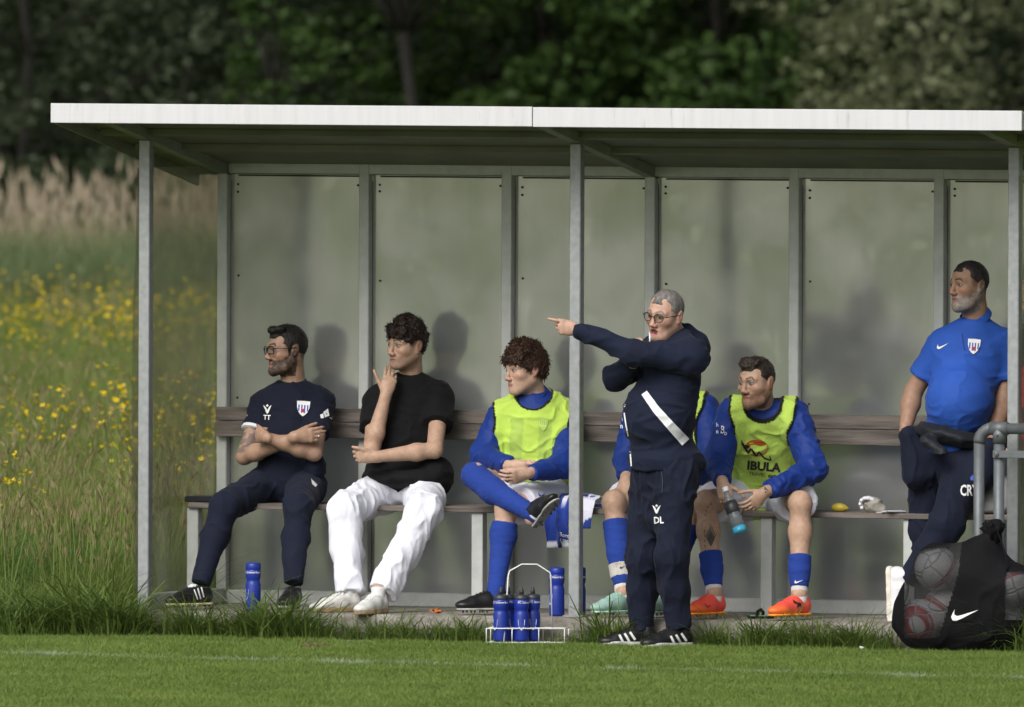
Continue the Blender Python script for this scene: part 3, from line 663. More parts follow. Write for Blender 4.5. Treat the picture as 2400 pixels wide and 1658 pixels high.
# low bramble under the trees
r = np.random.default_rng(78); n = 16000
q = r.uniform(90, 112, n); pc = np.stack([gp(lat(x, qq), qq, ZP+z) for x, qq, z in zip(r.uniform(-900, 3200, n), q, r.uniform(0, 1., n)**1.5*1.25)])
a1 = r.normal(size=(n, 3)); a1 /= np.linalg.norm(a1, axis=1)[:, None]; a2 = np.cross(a1, r.normal(size=(n, 3))); a2 /= np.linalg.norm(a2, axis=1)[:, None]; s = r.uniform(.04, .1, n)[:, None]
Q = np.stack([pc-a1*s, pc+a2*s*.6, pc+a1*s, pc-a2*s*.6], 1)
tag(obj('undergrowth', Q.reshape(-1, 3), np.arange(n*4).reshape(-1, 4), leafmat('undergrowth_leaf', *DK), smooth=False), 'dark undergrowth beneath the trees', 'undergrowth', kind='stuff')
tick('trees')

# ================================================================ people
def J(x, y, Y): return px(x, y, Y)
def srgb(r, g, b): return tuple(((c/255)/12.92 if c/255 <= .04045 else ((c/255+.055)/1.055)**2.4) for c in (r, g, b))
def cloth(name, col, rough=.85, var=.1, bump=.12, sheen=.03, **k): return mat(name, col, rough=rough, spec=.25, var=var, vscale=7, bump=bump, bscale=130, sheen=sheen, **k)
M_skin = mat('skin', (1, 1, 1), rough=.52, spec=.35, attr=True, sss=.10, var=.13, vscale=45, bump=.08, bscale=220)
M_attr = mat('printed_cloth', (1, 1, 1), rough=.8, spec=.25, attr=True, var=.07, vscale=9, bump=.1, bscale=140, sheen=.15)
M_navy = cloth('navy_jersey', (.0055, .008, .020)); M_navy2 = cloth('navy_trousers', (.006, .009, .023))
M_navy3 = cloth('navy_hoodie', (.007, .0108, .028)); M_blk = cloth('black_cotton', (.0035, .0035, .0042)); M_whc = cloth('white_linen', (.72, .73, .80), var=.05, bump=.25)
M_whs = cloth('white_shorts', (.66, .67, .76), var=.05); M_royal = cloth('royal_blue_nylon', (.008, .032, .20), rough=.6, bump=.2); M_sock = cloth('blue_sock', (.016, .046, .26), bump=.3)
M_polo = cloth('blue_polo', (.022, .085, .40), rough=.75); M_wsock = cloth('white_sock', (.62, .62, .62), bump=.3); M_trim = mat('white_trim', (.75, .76, .78), rough=.7); M_grey = cloth('charcoal_nylon', (.012, .014, .019), rough=.6)
M_print = mat('white_print', (.80, .80, .80), rough=.6); M_ink = mat('black_print', (.012, .012, .012), rough=.6); M_red = mat('red_print', (.45, .03, .03), rough=.6); M_bluep = mat('blue_print', (.02, .07, .40), rough=.6); M_orange = mat('orange_print', (.48, .10, .012), rough=.6)
M_tat = mat('tattoo_ink', (.06, .052, .052), rough=.6); M_frame = mat('glasses_frame', (.008, .008, .009), rough=.25, coat=.5)
def lens_mat():
    m = bpy.data.materials.new('lens'); m.use_nodes = True; t = m.node_tree; N = t.nodes; L = t.links
    tr = N.new('ShaderNodeBsdfTransparent'); tr.inputs[0].default_value = (.88, .9, .9, 1); g = N.new('ShaderNodeBsdfGlossy'); g.inputs['Roughness'].default_value = .03
    ms = N.new('ShaderNodeMixShader'); ms.inputs[0].default_value = .13; L.new(tr.outputs[0], ms.inputs[1]); L.new(g.outputs[0], ms.inputs[2]); L.new(ms.outputs[0], N['Material Output'].inputs['Surface']); return m
M_lens = lens_mat(); M_steel2 = mat('silver', (.6, .6, .6), rough=.25, metal=1.)

def head_frame(yaw, pitch=0, roll=0):
    y, p, ro = map(math.radians, (yaw, pitch, roll))
    f = TV*math.cos(y)-_R0*math.sin(y); f2 = f*math.cos(p)-ZV*math.sin(p); u = ZV*math.cos(p)+f*math.sin(p)
    s = np.cross(f2, u); u2 = u*math.cos(ro)+s*math.sin(ro); s2 = np.cross(f2, u2)
    return np.stack([s2, f2, u2])                     # rows: side (his right), forward, up
def head_sdf(S, o, M, c):
    g = lambda x, y, z: o+A_([x, y, z])@M
    w_ = c.get('w', 1.); jaw = c.get('jaw', 1.)
    S.el(g(0, -.012, .028), (.0755*w_, .096, .086), M, k=.02)
    S.el(g(0, .022, -.03), (.062*w_, .064, .086), M, k=.03)
    for s in (-1, 1):
        S.rc(g(s*.05*jaw, -.005, -.05), g(s*.02*jaw, .062, -.098), .022, .019, k=.03)
        S.el(g(s*.043, .052, -.026), (.022, .026, .02), M, k=.025)
        S.rc(g(s*.008, .088, .0205), g(s*.046, .068, .017), .0095, .0085, k=.016)
    S.el(g(0, .072, -.1), (.024, .02, .019), M, k=.02)
    S.el(g(0, .069, -.066), (.03, .02, .022), M, k=.02)
    for s in (-1, 1): S.el(g(s*.031, .094, .001), (.0185, .016, .0125), M, k=.012, mode='-')
    S.rc(g(0, .087, .012), g(0, .1045, -.034), .0072, .0100, k=.012)
    S.el(g(0, .1065, -.036), (.0102, .0105, .0092), M, k=.008)
    for s in (-1, 1): S.el(g(s*.0125, .0965, -.042), (.0085, .012, .0085), M, k=.008)
    for s in (-1, 1): S.el(g(s*.031, .0745, .0005), (.0135, .0128, .0118), M, k=.004)
    op = c.get('mouth', 0)
    S.el(g(0, .0865, -.0645), (.021, .009, .005), M, k=.007)
    S.el(g(0, .0848, -.0760-op*.5), (.0185, .009, .0057), M, k=.007)
    if op: S.el(g(0, .095, -.07-op*.25), (.016, .016, .004+op*.5), M, k=.004, mode='-')
    else: S.el(g(0, .098, -.0703), (.022, .008, .0013), M, k=.003, mode='-')
    for s in (-1, 1):                                  # ears
        Me = np.stack([M[0], norm(M[1]*.94+M[2]*.34), norm(M[2]*.94-M[1]*.34)])
        S.el(g(s*.0785*w_, -.016, -.006), (.0085, .0195, .032), Me, k=.006)
        S.el(g(s*.089*w_, -.011, -.002), (.0075, .010, .018), Me, k=.004, mode='-')
        S.el(g(s*.077*w_, -.006, -.03), (.007, .009, .010), Me, k=.005)
    if c.get('beardth'):
        b = c['beardth']
        S.rc(g(-.05, .03, -.09), g(0, .074, -.107), .016+b, .018+b, k=.015); S.rc(g(.05, .03, -.09), g(0, .074, -.107), .016+b, .018+b, k=.015)
SS = lambda x, a, b: np.clip((x-a)/(b-a), 0, 1)**2*(3-2*np.clip((x-a)/(b-a), 0, 1))
def head_color(V, o, M, c, base):
    """face colours: lips, brows, eyes, stubble or beard, and shade painted into the eye sockets"""
    p = (V-o)@M.T; x, y, z = p.T; ax = np.abs(x); col = np.tile(A_(base, float), (len(V), 1))
    near = (np.linalg.norm(p, axis=1) < .19)
    def mixin(mask, cc):
        m = (mask*near)[:, None]; col[:] = col*(1-m)+A_(cc)*m
    nz = vnoise(p*260, 3); n2 = vnoise(p*90, 4)
    rd = A_(base)*A_([1.12, .86, .84])
    mixin(.55*SS(.03-np.abs(ax-.045), 0, .02)*SS(.025-np.abs(z+.03), 0, .02)*(y > .03), rd)          # cheeks
    mixin(.6*(SS(ax, .072, .08))*(np.abs(z+.006) < .04)*(np.abs(y+.014) < .03), rd)                    # ears
    mixin(.4*(y > .1)*(np.abs(z+.037) < .016), rd)
    if c.get('beard'):
        bc_, bs = c['beard'], c.get('bstr', .85)
        line = np.where(y > .055, -.052-.0*y, -.052+(.055-y)*.75)                     # falls from the sideburn to the mouth corner
        m = SS(line-z, -.006, .008)*(y > -.028)*(z > -.135)
        m = m*(1-SS(.021-ax, 0, .004)*SS(z, -.088, -.084)*(z < -.058)*(y > .07))      # lips stay free
        mus = SS(.032-ax, 0, .008)*SS(z, -.062, -.058)*SS(-.046-z, -.001, .004)*(y > .07)
        m = np.maximum(m, mus*c.get('mus', 1.)); m = m*(.65+.5*nz)*(.75+.5*n2)
        if c.get('grey'):
            gm = SS(z, -.115, -.05)*.0+n2
            mixin(np.clip(m*bs, 0, 1), A_(bc_)); mixin(np.clip(m*.5*(gm > .5), 0, 1), A_(c['grey']))
        else: mixin(np.clip(m*bs, 0, 1), bc_)
    lip = A_(c.get('lip', A_(base)*A_([1.0, .62, .62])))
    op = c.get('mouth', 0)
    mixin(.9*(((ax/.0225)**2+((z+.0645)/.006)**2) < 1)*(y > .075), lip); mixin(.9*(((ax/.02)**2+((z+.0765+op*.5)/.0065)**2) < 1)*(y > .075), lip)
    mixin(.8*(ax < .021)*(np.abs(z+.0705+op*.25) < .0018+op*.45)*(y > .07), A_([.035, .012, .012]))
    bw = c.get('brow', c['hair']); zb = .0235+.006*SS(ax, .01, .03)-.010*SS(ax, .034, .05)
    mixin(np.clip(1.05*SS(.0062-np.abs(z-zb), 0, .003)*(ax > .011)*(ax < .05)*(y > .055)*(.6+.6*nz), 0, 1), A_(bw))
    ex = ax-.031; ez = z-.0005
    eye = ((ex/.0145)**2+(ez/(.0056*c.get('eyeo', 1.)))**2 < 1)*(y > .065)
    mixin(.55*SS(.021-np.hypot(ex, ez*1.5), 0, .008)*(y > .06), A_(base)*A_([.62, .52, .5]))  # eye sockets darkened: shade put into the skin colour
    mixin(eye*1., A_([.31, .29, .275])); gz = c.get('gaze', 0.)
    mixin((eye & (np.hypot(x-np.sign(x)*.031-gz, ez) < .0066))*1., A_(c.get('iris', (.035, .022, .014))))
    mixin(.85*(np.abs(ex) < .016)*(np.abs(ez-.0063*c.get('eyeo', 1.)+(ex/.016)**2*.004) < .0021)*(y > .06), A_([.03, .022, .018]))
    if c.get('fade'):
        fz = SS(z, -.03, .02)*SS(.045-y, 0, .02)*(ax > .05)+(y < -.05)*SS(z, -.08, -.03)
        mixin(np.clip(fz, 0, 1)*c['fade']*(.5+.7*nz), c['hair'])
    if c.get('crown') is not None: mixin(.6*(z > .06)*(nz > .4), A_(c['hair']))
    return col
def hair(parent, o, M, c, h=.0042):
    g = lambda x, y, z: o+A_([x, y, z])@M; st = c['style']; r = np.random.default_rng(c.get('seed', 1)); S = Sdf(.012)
    ts, tb, tt = dict(short=(.004, .006, .012), crop=(.003, .004, .009), mop=(.007, .012, .024), bowl=(.012, .02, .026), thin=(.003, .004, .005), quiff=(.003, .005, .010))[st]
    w_ = c.get('w', 1.)
    S.el(g(0, -.012, .028), (.0755*w_+ts, .096+tb, .086+tt), M, k=.01)
    if st == 'mop':
        for i in range(46):
            a, e = r.uniform(0, 6.28), r.uniform(.1, 1.5); d = A_([math.cos(a)*math.cos(e), math.sin(a)*math.cos(e), math.sin(e)])
            S.el(g(*(d*A_([.078, .098, .104])+A_([0, -.008, .026]))), r.uniform(.014, .023, 3), M, k=.010)
        for i in range(22):
            xx = r.uniform(-.06, .06); S.el(g(xx, .083-abs(xx)*.45, r.uniform(.058, .088)), r.uniform(.011, .017, 3), M, k=.006)
    if st == 'bowl':
        for i in range(26):
            a, e = r.uniform(0, 6.28), r.uniform(.2, 1.5); d = A_([math.cos(a)*math.cos(e), math.sin(a)*math.cos(e), math.sin(e)])
            S.el(g(*(d*A_([.078, .1, .106])+A_([0, -.008, .028]))), r.uniform(.018, .028, 3), M, k=.016)
        for i in range(18):
            xx = r.uniform(-.066, .066); S.rc(g(xx*.9, .07-abs(xx)*.4, .1), g(xx*1.05-.006, .094-abs(xx)*.55, r.uniform(.034, .06)), .016, .006, k=.008)
    if st == 'quiff':
        for i in range(16): xx = r.uniform(-.05, .05); S.el(g(xx, .07-abs(xx)*.5, .096+r.uniform(-.006, .008)), (.016, .022, .012), M, k=.012)
    if st == 'crop':
        for i in range(14): xx = r.uniform(-.05, .05); S.rc(g(xx, .05-abs(xx)*.4, .106), g(xx*1.05, .08-abs(xx)*.5, .086+r.uniform(-.006, .006)), .012, .007, k=.012)
    zf = c.get('hairline', .062); yf = .086
    if st in ('mop', 'bowl'): zf = .035
    y2, z2 = -.095, -.078
    n = A_([0, (zf-z2), -(yf-y2)]); S.cut(g(0, yf, zf), (n/np.linalg.norm(n))@M, k=.006)
    if st in ('short', 'thin', 'quiff', 'crop'):        # temples: cut the front corners back
        for s in (-1, 1):
            S.el(g(s*.062, .088, zf-.012), (.03, .05, .04), M, k=.008, mode='-')
            if c.get('recede'): S.el(g(s*.042, .082, zf+.022), (.024, .04, .03), M, k=.008, mode='-')
    if st in ('bowl',):
        S.el(g(0, .115, -.01), (.066, .055, .052), M, k=.008, mode='-')
        for s in (-1, 1): S.el(g(s*.098, -.012, -.02), (.03, .026, .034), M, k=.006, mode='-')
    if st == 'mop':
        for s in (-1, 1): S.el(g(s*.095, .0, -.02), (.032, .045, .06), M, k=.006, mode='-')
    if c.get('sideburn'):
        for s in (-1, 1): S.rc(g(s*.073*w_, .012, .02), g(s*.0715*w_, .014, -.028), .011, .007, k=.008, flat=M[0], q=.5)
    V, Fa = S.mesh(h); N_ = vnormals(V, Fa); loc = (V-o)@M.T
    am = dict(short=.0025, crop=.003, mop=.0055, bowl=.005, thin=.0015, quiff=.0028)[st]
    V = V+N_*((fbm(loc*A_([150, 45, 60])+fbm(loc*20, 2)[:, None]*2, 5)-.5)*2*am)[:, None]
    hm = mat('hair', c['hair'], rough=.5, spec=.4, var=.45, vscale=60, bump=.7, bscale=180, stretch=(1, 1, .4))
    ho = obj('hair', V, Fa, hm, parent)
    # loose strands that break the outline
    ns = dict(short=1000, crop=1900, mop=3200, bowl=3800, thin=900, quiff=1500)[st]; sl = dict(short=.008, crop=.009, mop=.018, bowl=.024, thin=.005, quiff=.009)[st]
    i = r.integers(0, len(V), ns); p0 = V[i]; nn = N_[i]
    fl = dict(short=(-.2, 0), crop=(.5, .2), mop=(.3, -.2), bowl=(.5, -.6), thin=(-.2, -.1), quiff=(.5, .5))[st]
    d = nn*dict(crop=.22, quiff=.2, short=.3, thin=.2, mop=.42, bowl=.32)[st]+(M[1]*fl[0]+M[2]*fl[1])*.8+r.normal(0, .45, (ns, 3)); d -= nn*np.minimum((d*nn).sum(1)-.12, 0)[:, None]; d /= np.linalg.norm(d, axis=1)[:, None]
    sd_ = np.cross(d, nn+r.normal(0, .2, (ns, 3))); sd_ /= np.linalg.norm(sd_, axis=1)[:, None]; L = sl*r.uniform(.5, 1.4, ns)[:, None]
    cur = nn*(-.25)*L
    T = np.stack([p0-sd_*.0011-nn*.002, p0+sd_*.0011-nn*.002, p0+d*L*.6+sd_*.0007, p0+d*L+cur, p0+d*L*.6-sd_*.0007], 1)
    Fq = [(k*5, k*5+1, k*5+2, k*5+3, k*5+4) for k in range(ns)]
    so_ = obj('strands', T.reshape(-1, 3), Fq, hm, ho, smooth=False)
    return ho
def glasses(parent, o, M, kind):
    g = lambda x, y, z: o+A_([x, y, z])@M; fr = MB(); le = MB()
    for s in (-1, 1):
        pts = []
        for k in range(20):
            a = 2*math.pi*k/20
            if kind == 'round': ux, uz = .0235*math.cos(a), .0205*math.sin(a)
            else:
                ca, sa = math.cos(a), math.sin(a); ux = .0265*np.sign(ca)*abs(ca)**.45; uz = .0185*np.sign(sa)*abs(sa)**.45
            pts.append(g(s*.0325+ux, .1045-.010*((s*.0325+ux)/.055)**2, -.002+uz))
        fr.tube(pts, .0023 if kind == 'round' else .0027, 6, closed=True)
        b = len(pts); le.add([sum(pts)/b]+pts, [(0, 1+k, 1+(k+1) % b) for k in range(b)])
        fr.tube([g(s*.0575, .099, .004), g(s*.071, .085, .006), g(s*.081, .02, .004), g(s*.082, -.018, .006), g(s*.08, -.03, -.008)], .0022, 6)
    fr.tube([g(-.0095, .106, .002), g(0, .1085, .006), g(.0095, .106, .002)], .0022, 6)
    go_ = fr.build('glasses', M_frame, parent, True); le.build('lens', M_lens, go_, True)

def hand(S, w_, d, s, n, curl, thumb=(.55, .75, -.35), tc=(20, 25), sc=.92, spread=.05):
    """palm, four fingers of different lengths with three bends each, thumb from the side of the palm"""
    d = norm(A_(d, float)); s = A_(s, float); s = norm(s-d*(s@d)); nn = np.cross(d, s)
    if nn@A_(n) < 0: nn = -nn
    S.el(w_+d*.05*sc, A_([.054, .040, .0165])*sc, np.stack([d, s, nn]), k=.012)
    S.rc(w_-d*.015, w_+d*.03*sc, .0265*sc, .03*sc, k=.015, flat=nn, q=.72)
    S.rc(w_+d*.084*sc+s*.029*sc, w_+d*.078*sc-s*.031*sc, .0115*sc, .0105*sc, k=.010)
    for i in range(4):
        p = w_+(d*(.086, .09, .087, .078)[i]+s*(.0295, .0098, -.0102, -.029)[i])*sc; L = (.074, .082, .076, .06)[i]*sc; a = 0
        sp = s*spread*(1.3, .4, -.4, -1.3)[i]; rr = (.0092, .0094, .009, .008)[i]*sc
        cl = curl[i]
        for k, fr in enumerate((.43, .31, .26)):
            a += math.radians(cl[k]); dd = norm(d*math.cos(a)-nn*math.sin(a)+sp); e = p+dd*L*fr
            S.rc(p, e, rr*(1-.08*k), rr*(.94-.1*k), k=.0035); p = e
    p = w_+(d*.022+s*.026-nn*.006)*sc; a = norm(d*thumb[0]+s*thumb[1]+nn*thumb[2]); ax = norm(np.cross(a, nn))
    for k, (L, r_) in enumerate(((.046, .0135), (.034, .0108), (.027, .0095))):
        e = p+a*L*sc; S.rc(p, e, r_*sc, r_*.88*sc, k=.008 if k == 0 else .004); p = e
        t = math.radians(tc[min(k, 1)]); a = norm(a*math.cos(t)+(d*.8-nn*.4)*math.sin(t))

def torso_frame(pel, nb, shR, shL):
    u = norm(nb-pel); r_ = shL-shR; r_ = norm(r_-u*(r_@u)); f = np.cross(r_, u); return np.stack([r_, f, u]), np.linalg.norm(nb-pel)
def torso(S, pel, nb, shR, shL, m=0., belly=0., wid=1., shr=.062, hipw=1., chest=1., k=.05):
    M, L = torso_frame(pel, nb, shR, shL); r_, f, u = M
    S.el(pel+u*.02, (.155*hipw+m, .115+m+belly*.4, .13+m), M, k=k)
    S.el(pel+u*.38*L+f*belly*.8, (.145*wid+m, .105+m+belly*.7, .17+m), M, k=k)
    S.el(pel+u*.70*L+f*.012, (.158*wid*chest+m, .112*chest+m, .19+m), M, k=k)
    S.rc(shR+r_*.02-u*.006, shL-r_*.02-u*.006, shr+m, shr+m, k=k)
    for s_ in (shR, shL): S.rc(nb-u*.02, s_+(nb-s_)*.15+u*.004, .05+m, .045+m, k=k)
    return M, L
def wrinkle(V, Fa, amp, fr=(14, 14, 22), seed=0, ridge=.6, keep=None):
    N_ = vnormals(V, Fa); P = V*A_(fr); wp = np.stack([fbm(P*.35+i*17, seed+i) for i in range(3)], 1)*3.2
    a = fbm(P*.55+wp, seed+5); b = 1-np.abs(2*vnoise(P*.8+wp, seed+9)-1)
    c = 1-np.abs(2*vnoise(P*1.7+wp*1.3+31, seed+11)-1)
    d = ((a-.5)*.7+(b**5-.17)*ridge*1.2+(c**4-.2)*.2)*amp
    if keep is not None: d = d*keep
    V = V+N_*d[:, None]
    return V+.5*(nbavg(V, Fa)-V)

def footframe(heel_to_toe, up=ZV):
    t = norm(A_(heel_to_toe, float)); u = norm(A_(up, float)-t*(A_(up, float)@t)); return t, u, np.cross(u, t)
def shoe(parent, sole, toe, style, up=ZV, sc=1., colors=None):
    """sole: point on the sole under the ankle; toe: direction of the toes"""
    t, u, s = footframe(toe, up); o = A_(sole, float); M = np.stack([t, s, u]); st = style; boots = st in ('boot', 'boot_white', 'boot_orange', 'boot_mint')
    g = lambda a, b, c: o+(t*a+s*b+u*c)*sc
    lift = .010 if boots else 0.
    S = Sdf(.02)
    S.rc(g(-.035, 0, .042+lift), g(.05, 0, .046+lift), .036*sc, .038*sc, k=.02)
    S.rc(g(.05, 0, .044+lift), g(.125, 0, .036+lift), .039*sc, .036*sc, k=.025)
    S.el(g(.15, -.002, .026+lift), (.068*sc, .043*sc, .028*sc), M, k=.02)
    S.rc(g(-.022, 0, .06+lift), g(-.02, 0, .092+lift), .037*sc, .036*sc, k=.02, capb=True)
    S.rc(g(.02, 0, .066+lift), g(.085, 0, .05+lift), .03*sc, .026*sc, k=.02)
    S.cut(g(0, 0, .010+lift), -u)
    V, Fa = S.mesh(.0042)
    C = dict(boot=('black_leather', (.012, .012, .013), .35), boot_white=('black_leather', (.012, .012, .013), .35), boot_orange=('coral_boot', (.80, .085, .045), .4), boot_mint=('mint_boot', (.28, .44, .38), .5),
             trainer=('white_leather', (.66, .65, .62), .5), runner=('white_mesh_shoe', (.68, .68, .70), .6), turf=('black_leather', (.012, .012, .013), .4))[st]
    if st == 'boot_orange':
        loc = (V-o)@M.T; k_ = SS(.045-loc[:, 2]+.25*(loc[:, 0]-.05), 0, .03)[:, None]; cc = A_((.80, .085, .06))*(1-k_)+A_((.88, .16, .035))*k_
        up_ = obj('shoe', V, Fa, mat('coral_boot', (1, 1, 1), rough=.42, attr=True, bump=.1, bscale=120), parent, col=cc)
    else: up_ = obj('shoe', V, Fa, mat(C[0], C[1], rough=C[2], spec=.4, var=.15, vscale=25, bump=.12, bscale=90), parent)
    S = Sdf(.02); hh = .011 if boots else .026
    S.rc(g(-.038, 0, .012), g(.05, 0, .012), .037*sc, .037*sc); S.rc(g(.05, 0, .012), g(.135, 0, .012), .036*sc, .044*sc); S.rc(g(.135, 0, .012), g(.172, -.002, .012), .044*sc, .038*sc)
    S.cut(g(0, 0, hh+lift), u); S.cut(g(0, 0, lift), -u)
    V, Fa = S.mesh(.0042)
    sc_ = dict(boot=(.3, .3, .28), boot_white=(.36, .36, .33), boot_orange=(.80, .30, .02), boot_mint=(.35, .55, .45), trainer=(.36, .24, .14), runner=(.62, .58, .50), turf=(.5, .5, .48))[st]
    if colors and 'sole' in colors: sc_ = colors['sole']
    so_ = obj('sole', V, Fa, mat('shoe_sole', sc_, rough=.7, var=.2, vscale=30), up_)
    if st == 'trainer':
        pass
    if boots:
        mb = MB()
        for a, b in ((-.045, .018), (-.045, -.018), (.06, .028), (.06, -.028), (.1, .03), (.1, -.03), (.145, .024), (.145, -.026), (.178, 0)):
            mb.lathe([(.0065*sc, 0), (.005*sc, .012*sc), (.003*sc, .013*sc)], g(a, b, lift+.001), -u, 8)
        mb.build('stud', mat('stud', (.10, .10, .10) if st != 'boot_orange' else (.75, .3, .02), rough=.5), so_, True)['kind'] = 'stuff'
    mb = MB(); lc = dict(boot=(.015, .015, .015), boot_white=(.015, .015, .015), boot_orange=(.75, .11, .06), boot_mint=(.3, .55, .45), trainer=(.7, .7, .68), runner=(.72, .72, .74), turf=(.015, .015, .015))[st]
    bv = bvh(up_)
    for k in range(5):
        x_ = .035+.018*k; row = []
        for b in np.linspace(-.02, .02, 5):
            h = bv.ray_cast(Vector(g(x_+.006*(1 if b > 0 else -1), b, .16)), Vector(-u))
            if h[0] is not None: row.append(A_(h[0])+u*.0012)
        if len(row) > 2: mb.tube(row, .0026, 5)
    if mb.n:
        q = g(.035, 0, .085+lift)
        for b in (-.022, .02): mb.tube([q, q+s*b*.7+u*.012, q+s*b*1.6+u*.002+t*.012], .0022, 5)
        mb.build('lace', mat('lace', lc, rough=.8), up_, True)
    return up_
_BV = {}
def bvh(o):
    if o.name not in _BV: _BV[o.name] = bvh_(o)
    return _BV[o.name]
def bvh_(o):
    off = root_of(o); me = o.data
    V = np.empty(len(me.vertices)*3); me.vertices.foreach_get('co', V); V = V.reshape(-1, 3)+off
    ix = np.empty(len(me.loops), np.int32); me.loops.foreach_get('vertex_index', ix)
    return BVHTree.FromPolygons(V.tolist(), ix.reshape(-1, 4).tolist())
# ---- flat prints, projected on the cloth they sit on
def on_surface(name, polys, target, m, off=.005, direct=None):
    """polys in view pixels; every corner is dropped on the target along the line of sight"""
    bv = target if isinstance(target, BVHTree) else bvh(target); V = []; Fa = []; last = None
    for P in polys:
        idx = []; miss = False
        for (x, y) in P:
            d = norm(ray(x, y)); h = bv.ray_cast(Vector(CAMP+d*(DIST-6)), Vector(d), 14.)
            if h[0] is None: pt = CAMP; miss = True
            else: last = h[3]+DIST-6; pt = A_(h[0])-d*off
            idx.append(len(V)); V.append(pt)
        if miss: del V[-len(idx):]
        else: Fa.append(tuple(idx))
    if not Fa: print('no hit', name); return None
    return obj(name, np.array(V), Fa, m, None if isinstance(target, BVHTree) else target, smooth=True)
def strip(pts, w0, w1=None, n=14):
    """a band along a polyline (view px) as short quads"""
    pts = A_(pts, float); w1 = w0 if w1 is None else w1; seg = np.linalg.norm(np.diff(pts, axis=0), axis=1); cs = np.concatenate([[0], np.cumsum(seg)]); t = np.linspace(0, cs[-1], n+1)
    q = np.stack([np.interp(t, cs, pts[:, 0]), np.interp(t, cs, pts[:, 1])], 1); d = np.gradient(q, axis=0); d /= np.linalg.norm(d, axis=1)[:, None]; nn = np.stack([-d[:, 1], d[:, 0]], 1)
    w_ = np.linspace(w0, w1, n+1)[:, None]/2; m = 4 if max(w0, w1) > 9 else 1; e = [q+nn*w_*(1-2*k/m) for k in range(m+1)]
    return [[tuple(a[i]), tuple(a[i+1]), tuple(b[i+1]), tuple(b[i])] for a, b in zip(e[:-1], e[1:]) for i in range(n)]
def textpolys(txt, x, y, size, rot=0, sx=1., bold=0., shear=0., align='CENTER'):
    cu = bpy.data.curves.new('t', 'FONT'); cu.body = txt; cu.size = 1; cu.align_x = align; cu.resolution_u = 2; cu.offset = bold; cu.shear = shear
    o = bpy.data.objects.new('t', cu); COL.objects.link(o); dg = bpy.context.evaluated_depsgraph_get(); me = bpy.data.meshes.new_from_object(o.evaluated_get(dg))
    ca, sa = math.cos(math.radians(rot)), math.sin(math.radians(rot)); out = []
    vs = [(v.co.x*sx*size, -v.co.y*size) for v in me.vertices]
    for p in me.polygons: out.append([(x+vs[i][0]*ca-vs[i][1]*sa, y+vs[i][0]*sa+vs[i][1]*ca) for i in p.vertices])
    bpy.data.objects.remove(o); bpy.data.curves.remove(cu); bpy.data.meshes.remove(me); return out
def tri_poly(pts):                                   # outline to triangles
    from mathutils.geometry import tessellate_polygon
    t = tessellate_polygon([[Vector((p[0], p[1], 0)) for p in pts]]); return [[pts[i] for i in f] for f in t]
def swoosh(x, y, L, rot=0, flip=False):
    top = [(0, .0), (-.06, .1), (-.02, .22), (.1, .25), (.28, .2), (1., -.06)]; bot = [(1., -.06), (.3, .1), (.14, .1), (.06, .04), (.08, -.08), (.12, -.17)]
    pts = [(.12, -.17), (.02, -.02), (-.05, .12), (.0, .25), (.14, .28), (.35, .2), (1., -.08), (.34, .08), (.18, .1), (.08, .04), (.08, -.06)]
    ca, sa = math.cos(math.radians(rot)), math.sin(math.radians(rot)); f = -1 if flip else 1
    return tri_poly([(x+(u*f*ca-v*sa)*L, y+(u*f*sa+v*ca)*L) for u, v in pts])
def shield(x, y, w_, h_, rot=0):
    ca, sa = math.cos(math.radians(rot)), math.sin(math.radians(rot)); R_ = lambda u, v: (x+u*w_*ca-v*h_*sa, y+u*w_*sa+v*h_*ca)
    out = [R_(*p) for p in ((-.5, -.5), (0, -.53), (.5, -.5), (.47, -.1), (.36, .22), (.18, .42), (0, .53), (-.18, .42), (-.36, .22), (-.47, -.1))]
    st = []
    for i in range(4):
        c = -.33+i*.22; e = .34-.7*abs(c)**1.3
        st.append([R_(c-.05, -.25), R_(c+.05, -.25), R_(c+.05, e), R_(c-.05, e)])
    rd = [R_(*p) for p in ((-.1, .02), (.1, .02), (.12, .2), (0, .28), (-.12, .2))]
    return tri_poly(out), st, [rd]
def crest(x, y, w_, h_, target, rot=0):
    a, b, c = shield(x, y, w_, h_, rot); o = on_surface('crest', a, target, M_print, .008)
    on_surface('crest_stripe', b, target, M_bluep, .0095); on_surface('crest_emblem', c, target, M_red, .011)
def macron(x, y, s, target, m=None):
    a = tri_poly([(x-.5*s, y-.32*s), (x-.2*s, y-.08*s), (x, y+.28*s), (x+.2*s, y-.08*s), (x+.5*s, y-.32*s), (x+.12*s, y+.62*s), (x, y+.72*s), (x-.12*s, y+.62*s)])
    b = [[(x, y-.42*s), (x+.17*s, y-.25*s), (x, y-.08*s), (x-.17*s, y-.25*s)]]
    on_surface('sport_logo', a+b, target, m or M_print)

